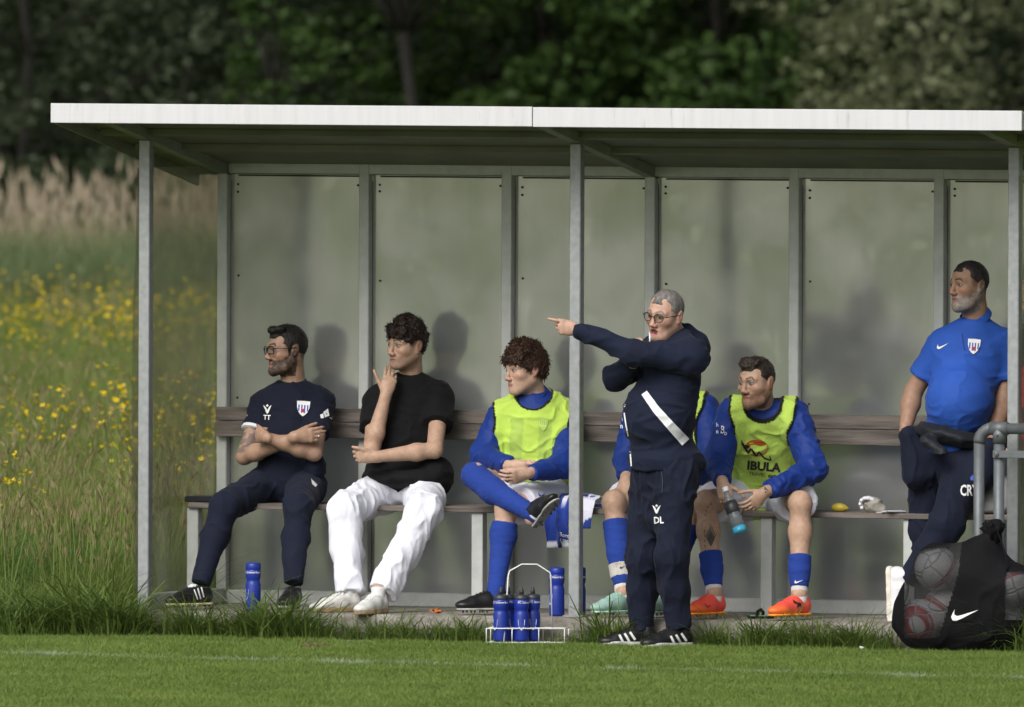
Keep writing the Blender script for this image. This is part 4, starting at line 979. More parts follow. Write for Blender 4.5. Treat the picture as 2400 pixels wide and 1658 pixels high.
class Person:
    def __init__(s, label, base, group=None):
        s.e = empty('person', base); tag(s.e, label, 'person', group); s.S = Sdf(.03)
    def head(s, o, yaw, pitch, roll, nb, c):
        s.o, s.c = o, c; s.M = head_frame(yaw, pitch, roll); head_sdf(s.S, o, s.M, c)
        g = lambda x, y, z: o+A_([x, y, z])@s.M; nr = c.get('neck', .056)
        s.S.rc(g(0, -.028, -.055), nb+(g(0, -.028, -.055)-nb)*.08, nr, nr+.006, k=.035)
        if c.get('dchin'): s.S.el(g(0, .035, -.108), (.045, .04, .02), s.M, k=.03)
    def core(s, pel, nb, shR, shL, **k): torso(s.S, pel, nb, shR, shL, m=-.022, **k)
    def arm(s, sh, el, wr, sc=1.):
        s.S.rc(sh, el, .048*sc, .040*sc, k=.03); m_ = el+(wr-el)*.3
        s.S.rc(el, m_, .0385*sc, .0425*sc, k=.02); s.S.rc(m_, wr, .0425*sc, .0265*sc, k=.02)
    def leg(s, hip, kn, an, sc=1., back=None):
        s.S.rc(hip, kn, .078*sc, .056*sc, k=.03); b = (A_(back) if back is not None else FH)
        s.S.el(kn-b*.012, (.05*sc, .05*sc, .055*sc), k=.02)
        m_ = kn+(an-kn)*.32+b*.016; s.S.rc(kn+(an-kn)*.05, m_, .047*sc, .055*sc, k=.03); s.S.rc(m_, an, .053*sc, .034*sc, k=.03); s.S.rc(an, an-ZV*.03, .036*sc, .034*sc, k=.02)
    def finish(s, tone, extra=None, res=.004):
        V, Fa = s.S.mesh(res); col = head_color(V, s.o, s.M, s.c, tone)
        if extra: extra(V, col)
        s.b = obj('body', V, Fa, M_skin, s.e, col=col)
        if s.c.get('style'): hair(s.e, s.o, s.M, s.c)
        if s.c.get('glasses'): glasses(s.e, s.o, s.M, s.c['glasses'])
        return s.b
    def wear(s, name, S, m, amp=.006, fr=(14, 14, 22), h=.0065, seed=0, col=None, ridge=.6, parent=None, sm=0):
        V, Fa = S.mesh(h, sm); V0 = V; V = wrinkle(V, Fa, amp, fr, seed, ridge) if amp else V
        return obj(name, V, Fa, m, parent or s.e, col=col(V0) if col else None)
def collar(parent, nb, top, r1, r2, m, h=.035, th=.006, open_dir=None):
    """turned-down or standing collar round the neck"""
    S = Sdf(.006); ax = norm(top-nb)
    S.rc(nb, nb+ax*h, r1, r2, capa=True, capb=True, k=.004); S.rc(nb-ax*.01, nb+ax*(h+.02), r1-th, r2-th, mode='-', k=.004)
    if open_dir is not None: S.el(nb+open_dir*r1+ax*h*.7, (.026, .03, h), k=.01, mode='-')
    V, Fa = S.mesh(.004); return obj('collar', wrinkle(V, Fa, .002, (20, 20, 20)), Fa, m, parent)
tick('people tools')

# ---------------------------------------------------------------- man with crossed arms, navy polo (left end of the bench)
SK1, SK2, SK3, SK4 = (.37, .23, .16), (.45, .29, .205), (.50, .325, .24), (.34, .20, .135)
def person_a():
    P = Person('man in navy polo and glasses with crossed arms, leftmost on the bench', J(650, 1370, .4))
    pel, nb = J(652, 1085, .74), J(662, 884, .80); shR, shL = J(592, 916, .77), J(727, 910, .83)
    P.head(J(646, 788, .74), 66, 2, 2, nb, dict(hair=(.012, .009, .008), style='quiff', beard=(.035, .023, .017), bstr=.93, beardth=.004, fade=.75, glasses='square', neck=.056, seed=3, w=.97, sideburn=1, lip=(.25, .11, .09)))
    P.core(pel, nb, shR, shL)
    eR, eL = J(551, 1030, .62), J(708, 1022, .58); wR, wL = J(668, 985, .47), J(600, 987, .44)
    P.arm(shR, eR, J(640, 1000, .50)); P.S.rc(J(640, 1000, .50), wR, .031, .027, k=.02); P.arm(shL, eL, wL)
    hand(P.S, wR, vec(.95, .10, -.1), vec(.1, 1, 0), vec(0, .1, 1), [(8, 18, 12), (10, 20, 14), (12, 22, 14), (14, 24, 14)], thumb=(.9, .35, -.3))
    hand(P.S, wL, vec(-.55, .12, -.83), vec(0, 1, 0), vec(-.8, 0, .5), [(50, 60, 40)]*4, thumb=(.9, .2, -.1))
    def tattoo(V, col):
        d = eR-shR; t = (V-shR)@d/(d@d); q = np.linalg.norm(V-shR-np.outer(np.clip(t, 0, 1), d), axis=1)
        m = (q < .075)*(t > .3)*(t < 1.02)*(fbm(V*38, 3) > .44)*.7; m = m[:, None]; col[:] = col*(1-m)+A_((.11, .10, .10))*m
    P.finish(SK1, tattoo)
    S = Sdf(.03); torso(S, pel, nb, shR, shL, m=.012, belly=.016); S.el(J(712, 1055, .66), (.05, .07, .07), k=.04); S.rc(shR, shR+(eR-shR)*.50, .062, .062, k=.03, capb=True); S.rc(shL, shL+(eL-shL)*.62, .062, .062, k=.03, capb=True)
    so = P.wear('polo_shirt', S, M_navy, .008, seed=1)
    collar(so, nb+ZV*.018, P.o-ZV*.08, .079, .068, M_navy, .04, open_dir=vec(-.3, 0, 1)*1.)
    for sh_, el_, f in ((shR, eR, .50),):
        c = sh_+(el_-sh_)*f; a = norm(el_-sh_); mb = MB(); mb.lathe([(.0635, -.014), (.064, .0), (.062, .002)], c, a, 28); mb.build('cuff', M_trim, so, True)
    S = Sdf(.04); hR, hL = J(600, 1095, .70), J(693, 1098, .70); kR, kL = J(505, 1143, .28), J(672, 1145, .24); aR, aL = J(452, 1322, .13), J(661, 1320, .10)
    S.el(pel-ZV*.02, (.16, .12, .10), k=.04); S.rc(hR, kR, .094, .071, k=.05); S.rc(hL, kL, .094, .071, k=.05)
    for k_, a_ in ((kR, aR), (kL, aL)): S.rc(k_, k_+(a_-k_)*.4+FH*.012, .068, .064, k=.03); S.rc(k_+(a_-k_)*.4+FH*.012, a_+ZV*.01, .064, .048, k=.03, capb=True)
    tr = P.wear('trousers', S, M_navy2, .013, (15, 15, 9), seed=2)
    on_surface('side_stripe', strip([(735, 1028), (744, 1062), (736, 1088), (731, 1075)], 5, 4, 8), so, M_trim)
    on_surface('sport_logo', tri_poly([(702, 1080), (716, 1094), (712, 1099), (704, 1092)]), tr, M_print)
    macron(603, 920, 19, so); on_surface('initials', textpolys('TT', 602, 947, 15, 2, .9, .02), so, M_print); crest(684, 922, 30, 33, so, 4)
    on_surface('sleeve_print', [[(729, 930), (740, 922), (743, 938), (733, 942)], [(722, 936), (729, 933), (731, 943), (724, 944)]]+strip([(744, 942), (753, 948), (749, 938), (756, 944)], 2, 2, 5), so, M_print)
    on_surface('sleeve_print', textpolys('Co', 551, 940, 14, 5, .8), so, M_print)
    tR, tL = vec(-.75, 0, .66), vec(-.22, 0, .97)
    for a_, t_ in ((aR, tR), (aL, tL)):
        b_ = a_.copy(); b_[2] = .012; o = shoe(P.e, b_, t_, 'boot_white', colors=dict(sole=(.50, .46, .22)) if a_ is aR else None)
        S = Sdf(.01); S.el(b_+t_*.045+ZV*.098, (.018, .032, .016), np.stack([np.cross(ZV, t_), t_, ZV]))
        V, Fa = S.mesh(.004); obj('tongue', V, Fa, M_trim if a_ is aR else M_blk, o)
    on_surface('shoe_stripe', strip([(446, 1327), (453, 1352)], 3.2, n=6)+strip([(454, 1325), (460, 1348)], 3.2, n=6)+strip([(438, 1330), (446, 1353)], 2.6, n=6), [c for c in P.e.children if c.name.startswith('shoe')][0], M_print)
    mb = MB(); ax = norm(wL-eL); mb.lathe([(.031, -.006), (.033, 0), (.031, .006)], wL-ax*.004, ax, 20); mb.build('bracelet', M_steel2, P.e, True)
    ff = wR+vec(.95, .10, -.1)*.115+vec(.1, 1, 0)*(-.012); mb = MB(); mb.lathe([(.0098, -.003), (.0105, 0), (.0098, .003)], ff, vec(.95, .0, -.1), 14); mb.build('ring', M_steel2, P.e, True)
    return P

# ---------------------------------------------------------------- man in black t-shirt and white trousers
def person_b():
    P = Person('man in black t-shirt and white trousers holding a hand to his mouth', J(880, 1370, .4))
    pel, nb = J(906, 1090, .76), J(927, 868, .82); shR, shL = J(850, 908, .76), J(994, 900, .84)
    P.head(J(916, 777, .74), 47, 3, -3, nb, dict(hair=(.022, .012, .008), style='mop', beard=(.10, .055, .04), bstr=.33, fade=.5, seed=7, gaze=.004, lip=(.36, .15, .13)))
    P.core(pel, nb, shR, shL)
    eR, eL = J(838, 1016, .55), J(980, 1016, .62); wR, wL = J(871, 889, .57), J(846, 1031, .45)
    P.arm(shR, eR, wR); P.arm(shL, eL, wL)
    hand(P.S, wR, vec(.22, .95, -.15), vec(-.95, .2, .1), vec(-.5, -.05, .85), [(16, 16, 10), (20, 18, 12), (24, 22, 14), (30, 26, 16)], thumb=(.75, .6, .1), tc=(0, 5), spread=.03)
    hand(P.S, wL, vec(-.95, .1, .1), vec(.1, 1, .1), vec(-.1, .15, 1), [(45, 55, 40), (50, 60, 40), (55, 60, 40), (55, 60, 40)], thumb=(.8, .15, .25), tc=(30, 30))
    P.S.rc(pel, J(958, 1118, .72), .06, .055, k=.03); P.S.rc(J(958, 1118, .72), J(957, 1152, .30), .055, .045, k=.03); P.S.rc(J(957, 1152, .30), J(858, 1325, .03), .048, .034, k=.03); P.S.rc(J(858, 1325, .03), J(852, 1350, .01), .034, .033, k=.02)
    P.finish(SK2)
    S = Sdf(.03); torso(S, pel, nb, shR, shL, m=.024, belly=.016, hipw=1.06, shr=.056)
    S.rc(shR, shR+(eR-shR)*.55, .066, .074, k=.03, capb=True); S.rc(shL, shL+(eL-shL)*.52, .066, .078, k=.03, capb=True)
    S.el(J(905, 1078, .64), (.20, .13, .05), k=.05); S.el(J(985, 1075, .70), (.08, .10, .10), k=.06)
    so = P.wear('t_shirt', S, M_blk, .009, seed=11)
    collar(so, nb-ZV*.008, P.o-ZV*.08, .074, .066, M_blk, .018)
    S = Sdf(.04); hR, hL = J(860, 1112, .70), J(958, 1118, .72); kR, kL = J(777, 1150, .26), J(957, 1152, .30); aR, aL = J(789, 1340, .15), J(864, 1336, .04)
    S.el(pel-ZV*.03, (.165, .12, .09), k=.04); S.rc(hR, kR, .103, .078, k=.05); S.rc(hL, kL, .103, .078, k=.05)
    for k_, a_ in ((kR, aR), (kL, aL)): S.rc(k_, k_+(a_-k_)*.5+FH*.01, .079, .074, k=.04); S.rc(k_+(a_-k_)*.5+FH*.01, a_, .074, .073, k=.03, capb=True)
    P.wear('trousers', S, M_whc, .020, (15, 15, 8), seed=12)
    bR = J(786, 1368, .13); bL = J(852, 1372, .0); bL[2] = 0; bR[2] = 0
    for b_, t_ in ((bR, vec(-.86, 0, .5)), (bL, vec(-.45, 0, .9))):
        o = shoe(P.e, b_, t_, 'trainer'); S = Sdf(.01); S.rc(b_+ZV*.075, b_+ZV*.125-t_*.01, .034, .037, capa=True, capb=True); V, Fa = S.mesh(.005); obj('ankle_sock', V, Fa, M_wsock, o)
    mb = MB(); mb.lathe([(.002, -.003), (.0042, 0), (.002, .003)], P.o+A_([-.084, -.004, -.036])@P.M, TV, 10); mb.build('earring', M_steel2, P.e, True)
    return P

BIB = (.47, .66, .10); BIB2 = (.35, .50, .10)
def bib(P, SJ, aw, pel, nb, shR, shL, seed, stripes=False, belly=.0, low=-.08, hw=.175, dip=.03, neck=.085, nz=.125):
    """sleeveless training bib over the jacket, black bound edges"""
    M, L = torso_frame(pel, nb, shR, shL); mid = (shR+shL)/2; S = Sdf(.03); S.ops = list(SJ.ops); ST = Sdf(.03); torso(ST, pel, nb, shR, shL, m=.05, shr=.07)
    def edges(Pt):
        q = (Pt-mid)@M.T; x = np.abs(q[:, 0]); z = q[:, 2]
        arm = x-(hw-dip*SS(z, -.22, -.04)*(1-SS(z, -.02, .07))+.10*SS(-z, .15, .27))
        nk = (1-np.sqrt((q[:, 0]/neck)**2+((z-nz)/np.where(q[:, 1] > 0, .075, .05))**2))*.07
        return q, arm, nk
    def shape(Pt, d):
        q, arm, nk = edges(Pt)
        d = np.maximum(d-.014, ST.ev1(Pt, .1, ST.ops)); return np.maximum(np.maximum(d, arm), np.maximum(nk, -((Pt-pel)@M[2]-low)))
    S.fn(shape)
    def col(V):
        q, arm, nk = edges(V)
        c = np.tile(A_(BIB), (len(V), 1))
        if stripes:
            k = ((np.abs(np.abs(q[:, 0])-.07) < .03)*(q[:, 2] < .0)*.75)[:, None]; c = c*(1-k)+A_(BIB2)*k
        else:
            k = (.16*((np.sin(q[:, 0]*700)*np.sin(q[:, 2]*700)) > .25))[:, None]; c = c*(1-k)+A_((.03, .06, .2))*k
        k = ((arm > -.010) | (nk > -.010))[:, None]; return np.where(k, A_((.006, .006, .008)), c)
    return P.wear('training_bib', S, M_attr, *aw, seed=seed, h=.0055, col=col)

# ---------------------------------------------------------------- substitute with crossed leg
def person_c():
    P = Person('young substitute in yellow bib with one leg crossed, left of the middle post', J(1190, 1378, .4))
    pel, nb = J(1203, 1112, .74), J(1213, 908, .76); shR, shL = J(1130, 946, .70), J(1276, 944, .80)
    P.head(J(1184, 834, .68), 60, 4, 3, nb, dict(hair=(.055, .026, .015), style='bowl', seed=12, fade=.35, neck=.052, jaw=.92, w=.96, brow=(.04, .02, .012), lip=(.42, .19, .16)))
    P.core(pel, nb, shR, shL)
    eR, eL = J(1092, 1030, .60), J(1276, 1050, .60); wR, wL = J(1150, 1052, .42), J(1192, 1068, .34)
    P.arm(shR, eR, wR); P.arm(shL, eL, wL)
    hand(P.S, wR, vec(.9, -.15, .3), vec(.2, .9, .3), vec(0, .4, .9), [(15, 25, 15)]*4, thumb=(.95, .15, -.2))
    hand(P.S, wL, vec(-.85, -.2, .35), vec(0, .9, .35), vec(.1, .3, .95), [(15, 28, 20), (18, 30, 20), (20, 32, 20), (24, 34, 20)], thumb=(.95, .12, -.2), tc=(20, 20))
    hR, hL = J(1165, 1118, .68), J(1243, 1122, .70); kR, kL = J(1072, 1074, .32), J(1143, 1148, .26); aR, aL = J(1200, 1158, .13), J(1119, 1328, .13)
    P.leg(hR, kR, aR, back=-ZV); P.leg(hL, kL, aL)
    P.finish(SK3)
    S = Sdf(.03); torso(S, pel, nb, shR, shL, m=.012)
    for s_, e_, w_ in ((shR, eR, wR), (shL, eL, wL)): S.rc(s_, e_, .068, .062, k=.03); S.rc(e_, w_-(w_-e_)*.06, .062, .042, k=.03, capb=True)
    so = P.wear('jacket', S, M_royal, .016, (13, 13, 18), seed=21)
    collar(so, nb-ZV*.005, P.o-ZV*.08, .088, .080, M_royal, .062, open_dir=vec(-.5, 0, 1))
    bo = bib(P, S, (.016, (13, 13, 18)), pel, nb, shR, shL, 21, True, hw=.20, dip=.015); crest(1227, 958, 22, 30, bo, 4) if False else None
    a, b, c = shield(1226, 957, 21, 30, 3); mfaint = mat('faint_print', (.50, .70, .16), rough=.8); on_surface('crest', a, bo, mfaint); on_surface('crest_stripe', b, bo, mat('faint_stripe', (.36, .55, .14), rough=.8), .004)
    on_surface('sport_logo', tri_poly([(1144, 944), (1150, 948), (1154, 942), (1150, 954)]), bo, mfaint)
    S = Sdf(.035); S.el(pel-ZV*.03, (.165, .125, .09), k=.04); S.rc(hR, hR+(kR-hR)*.58, .098, .094, k=.04, capb=True); S.rc(hL, hL+(kL-hL)*.72, .102, .098, k=.04, capb=True)
    sh_ = P.wear('shorts', S, M_whs, .010, seed=23)
    on_surface('sport_logo', tri_poly([(1213, 1112), (1221, 1118), (1230, 1113), (1221, 1130)]), sh_, M_bluep)
    for k_, a_, bk, t0 in ((kR, aR, -ZV, -.02), (kL, aL, FH, .17)):
        m_ = k_+(a_-k_)*.32+bk*.016; st = k_+(a_-k_)*t0; S = Sdf(.02)
        S.rc(st, m_, .066 if t0 < 0 else .060, .064, k=.02, capa=t0 > 0); S.rc(m_, a_, .061, .041, k=.03); S.rc(a_, a_+(a_-m_)*.12, .041, .04, k=.02)
        P.wear('sock', S, M_sock, .0035, (10, 10, 60) if bk is FH else (60, 10, 60), h=.0055, seed=24)
    b_ = aL.copy(); b_[2] = .012; o = shoe(P.e, b_, vec(-.9, 0, .42), 'boot_white')
    # raised foot: sole toward the viewer
    t_ = vec(.35, .50, .78); u_ = norm(vec(-.62, .50, -.60)); shoe(P.e, aR-u_*.085, t_, 'boot_white', up=u_)
    S = Sdf(.01); S.rc(aR+u_*.0, aR-u_*.03+t_*.02, .042, .040); V, Fa = S.mesh(.005); obj('ankle_tape', V, Fa, M_wsock, P.e)
    on_surface('sleeve_print', textpolys('8', 1075, 985, 22, 5, .6), so, M_print)
    return P

# ---------------------------------------------------------------- coach pointing
def person_d():
    P = Person('grey haired coach in navy hoodie and round glasses pointing left, standing in front', J(1500, 1466, -.3))
    pel, nb = J(1503, 1052, -.30), J(1524, 768, -.28); shL, shR = J(1562, 806, -.43), J(1478, 800, -.15)
    P.head(J(1500, 709, -.36), 36, 8, -7, nb, dict(hair=(.17, .155, .145), style='thin', hairline=.07, recede=1, glasses='round', mouth=.016, fade=.45, brow=(.16, .12, .10), neck=.058, dchin=1, seed=5, w=1.02, lip=(.45, .13, .13), eyeo=.9))
    P.core(pel, nb, shR, shL)
    eL, wL = J(1432, 797, -.55), J(1302, 744, -.58); eR, wR = J(1388, 852, -.32), J(1428, 822, -.42)
    P.arm(shL, eL, wL); P.arm(shR, eR, wR)
    hand(P.S, wL, vec(-.97, .16, .05), vec(.1, 1, 0), vec(0, -.15, 1), [(2, 6, 5), (52, 62, 45), (60, 66, 45), (66, 66, 45)], thumb=(.7, .1, -.8), spread=.02)
    hand(P.S, wR, vec(.5, .75, .1), vec(-.6, .4, .6), vec(-.7, .2, .6), [(30, 40, 30)]*4)
    P.finish((.48, .295, .22))
    S = Sdf(.03); torso(S, pel, nb, shR, shL, m=.026, belly=.070, wid=1.06, hipw=1.02, shr=.056)
    S.rc(shL, eL, .069, .058, k=.04); S.rc(eL, wL-(wL-eL)*.07, .058, .040, k=.03); S.rc(wL-(wL-eL)*.16, wL-(wL-eL)*.03, .039, .038, k=.008, capb=True)
    S.rc(shR, eR, .066, .058, k=.04); S.rc(eR, wR, .058, .042, k=.03, capb=True)
    hem = pel+ZV*.0; S.el(pel+ZV*.02, (.178, .185, .09), torso_frame(pel, nb, shR, shL)[0], k=.04); S.cut(pel-ZV*.018, -ZV)
    so = P.wear('hoodie', S, M_navy3, .016, (8, 8, 15), seed=31)
    # hood lying on the back
    S = Sdf(.03); S.rc(J(1548, 754, -.20), J(1574, 780, -.18), .050, .055, k=.03); S.rc(J(1574, 780, -.18), J(1586, 810, -.18), .052, .036, k=.03); S.rc(J(1527, 752, -.16), J(1520, 762, -.34), .045, .04, k=.04); S.rc(J(1527, 752, -.16), J(1490, 765, -.20), .04, .035, k=.04)
    S.el(J(1505, 728, -.36), (.07, .075, .07), k=.015, mode='-')
    V, Fa = S.mesh(.006); obj('hood', wrinkle(V, Fa, .008, (14, 14, 18), 32), Fa, M_navy3, so)
    mb = MB(); mb.tube([J(1465, 750, -.47), J(1466, 760, -.49), J(1466, 772, -.50)], .0042, 6); mb.build('drawstring', M_trim, so, True)
    on_surface('white_flash', tri_poly([(1457, 881), (1477, 913), (1511, 950), (1546, 985), (1546, 1007), (1506, 962), (1475, 938), (1462, 915), (1449, 893)]) if False else strip([(1453, 886), (1480, 924), (1512, 960), (1547, 998)], 15, 22, 22), so, M_trim, .008)
    on_surface('zip', strip([(1411, 905), (1407, 925), (1412, 960), (1420, 1000), (1424, 1052)], 3, 3, 22), so, M_trim, .004)
    S = Sdf(.04); hL, hR = J(1532, 1066, -.38), J(1466, 1066, -.24); kL, kR = J(1515, 1256, -.42), J(1452, 1256, -.30); aL, aR = J(1535, 1418, -.36), J(1448, 1420, -.26)
    S.el(pel-ZV*.03, (.16, .15, .12), torso_frame(pel, nb, shR, shL)[0], k=.04); S.rc(hL, kL, .09, .078, k=.06); S.rc(hR, kR, .09, .078, k=.06); S.rc((hL+hR)/2, ((hL+hR)/2+(kL+kR)/2)/2, .11, .08, k=.07)
    for k_, a_ in ((kL, aL), (kR, aR)): S.rc(k_, k_+(a_-k_)*.45+FH*.012, .076, .071, k=.04); S.rc(k_+(a_-k_)*.45+FH*.012, a_, .071, .058, k=.03, capb=True)
    tr = P.wear('trousers', S, M_navy2, .022, (15, 15, 8), seed=33)
    macron(1481, 1146, 19, tr); on_surface('initials', textpolys('DL', 1486, 1181, 21, -3, .85, .03), tr, M_print)
    on_surface('trouser_seam', strip([(1492, 1063), (1495, 1090), (1493, 1112)], 1.6, 1.2, 8), tr, mat('seam', (.05, .06, .09), rough=.8))
    zf = ZP+.012
    bR = J(1450, 1460, -.28); bR[2] = zf; bL = J(1532, 1462, -.36); bL[2] = zf
    tR, tL = vec(-.96, 0, .28), vec(-.80, 0, .60)
    s1 = shoe(P.e, bR, tR, 'turf', sc=1.04); s2 = shoe(P.e, bL, tL, 'turf', sc=1.04)
    for o, x0, y0 in ((s1, 1397, 1434), (s2, 1513, 1437)):
        pl = []
        for k in range(3): pl += strip([(x0+k*12, y0-k*3-2), (x0+10+k*13, y0+18-k*4)], 5, 5.6, 6)
        on_surface('shoe_stripe', pl, o, M_print, .003)
    for b_, t_ in ((bR, tR), (bL, tL)):
        S = Sdf(.01); S.el(b_+t_*.05+ZV*.105, (.022, .016, .03), np.stack([np.cross(ZV, t_), norm(t_+ZV*.5), norm(ZV-t_*.5)])); V, Fa = S.mesh(.004); obj('tongue', V, Fa, M_blk, s1 if b_ is bR else s2)
    return P

# ---------------------------------------------------------------- substitute hidden behind the coach
def sitter_legs(P, hR, hL, kR, kL, aR, aL, sock_t=(.42, .42), tape=False, seed=50):
    S = Sdf(.035)
    for i, (k_, a_) in enumerate(((kR, aR), (kL, aL))):
        m_ = k_+(a_-k_)*.32+FH*.016; S = Sdf(.015); t0 = sock_t[i]; st = k_+(a_-k_)*t0+FH*.010; e_ = k_+(a_-k_)*.93
        r0 = .0645 if t0 < .4 else .058
        S.rc(st, st+(e_-st)*.5, r0, r0-.003, capa=True, k=.01); S.rc(st+(e_-st)*.5, e_, r0-.003, .043, capb=True, k=.01)
        P.wear('sock', S, M_sock, .004, (8, 8, 55), h=.0055, seed=seed+i)
        S = Sdf(.01); S.rc(e_-(a_-k_)*.03, a_-ZV*.03, .041, .04, k=.01); V, Fa = S.mesh(.006); obj('ankle_sock', V, Fa, M_wsock, P.e)
def person_e():
    P = Person('substitute in yellow bib and mint boots mostly hidden behind the pointing coach', J(1500, 1380, .4))
    pel, nb = J(1510, 1108, .72), J(1516, 902, .66); shR, shL = J(1436, 935, .64), J(1594, 928, .70)
    P.head(J(1524, 832, .58), 30, 12, 0, nb, dict(hair=(.03, .018, .012), style='crop', seed=21, fade=.4))
    P.core(pel, nb, shR, shL)
    eR, eL = J(1412, 1040, .56), J(1606, 1050, .58); wR, wL = J(1412, 1080, .34), J(1540, 1090, .32)
    P.arm(shR, eR, wR); P.arm(shL, eL, wL)
    hand(P.S, wR, vec(-.12, -.75, .6), vec(.9, 0, .2), vec(-.2, .5, .9), [(25, 35, 25)]*4); hand(P.S, wL, vec(-.6, -.3, .5), vec(0, 1, .2), vec(0, .3, 1), [(25, 35, 25)]*4)
    hR, hL = J(1465, 1125, .68), J(1560, 1128, .68); kR, kL = J(1384, 1132, .24), J(1570, 1140, .26); aR, aL = J(1406, 1335, .13), J(1494, 1330, .17)
    P.leg(hR, kR, aR); P.leg(hL, kL, aL); P.finish(SK2, res=.0045)
    S = Sdf(.03); torso(S, pel, nb, shR, shL, m=.012)
    for s_, e_, w_ in ((shR, eR, wR), (shL, eL, wL)): S.rc(s_, e_, .068, .060, k=.03); S.rc(e_, w_-(w_-e_)*.1, .060, .044, k=.03, capb=True)
    so = P.wear('jacket', S, M_royal, .012, (13, 13, 18), seed=41); bib(P, S, (.012, (13, 13, 18)), pel, nb, shR, shL, 41)
    on_surface('sleeve_print', textpolys('h', 1402, 950, 15, 0, .8)+textpolys('n', 1402, 966, 15, 0, .8, .03), so, M_print)
    S = Sdf(.035); S.el(pel-ZV*.03, (.165, .125, .09), k=.04); S.rc(hR, hR+(kR-hR)*.72, .100, .095, k=.04, capb=True); S.rc(hL, hL+(kL-hL)*.72, .100, .095, k=.04, capb=True); P.wear('shorts', S, M_whs, .010, seed=43)
    sitter_legs(P, hR, hL, kR, kL, aR, aL, (.22, .22), seed=44)
    # grubby white tape round the right ankle
    d = aR-kR; S = Sdf(.01); S.rc(kR+d*.70+FH*.008, kR+d*.85+FH*.006, .0600, .0555, capa=True, capb=True, k=.01); V, Fa = S.mesh(.005); tp = obj('ankle_tape', V, Fa, mat('grubby_tape', (.5, .48, .44), rough=.9, dirt=((.12, .09, .06), 18., .52)), P.e)
    on_surface('sport_logo', swoosh(1398, 1279, 15, -12), tp, M_ink)
    for a_, t_ in ((aR, vec(-.7, 0, .72)), (aL, vec(-.5, 0, .86))):
        b_ = a_.copy(); b_[2] = .012; shoe(P.e, b_, t_, 'boot_mint')
    return P

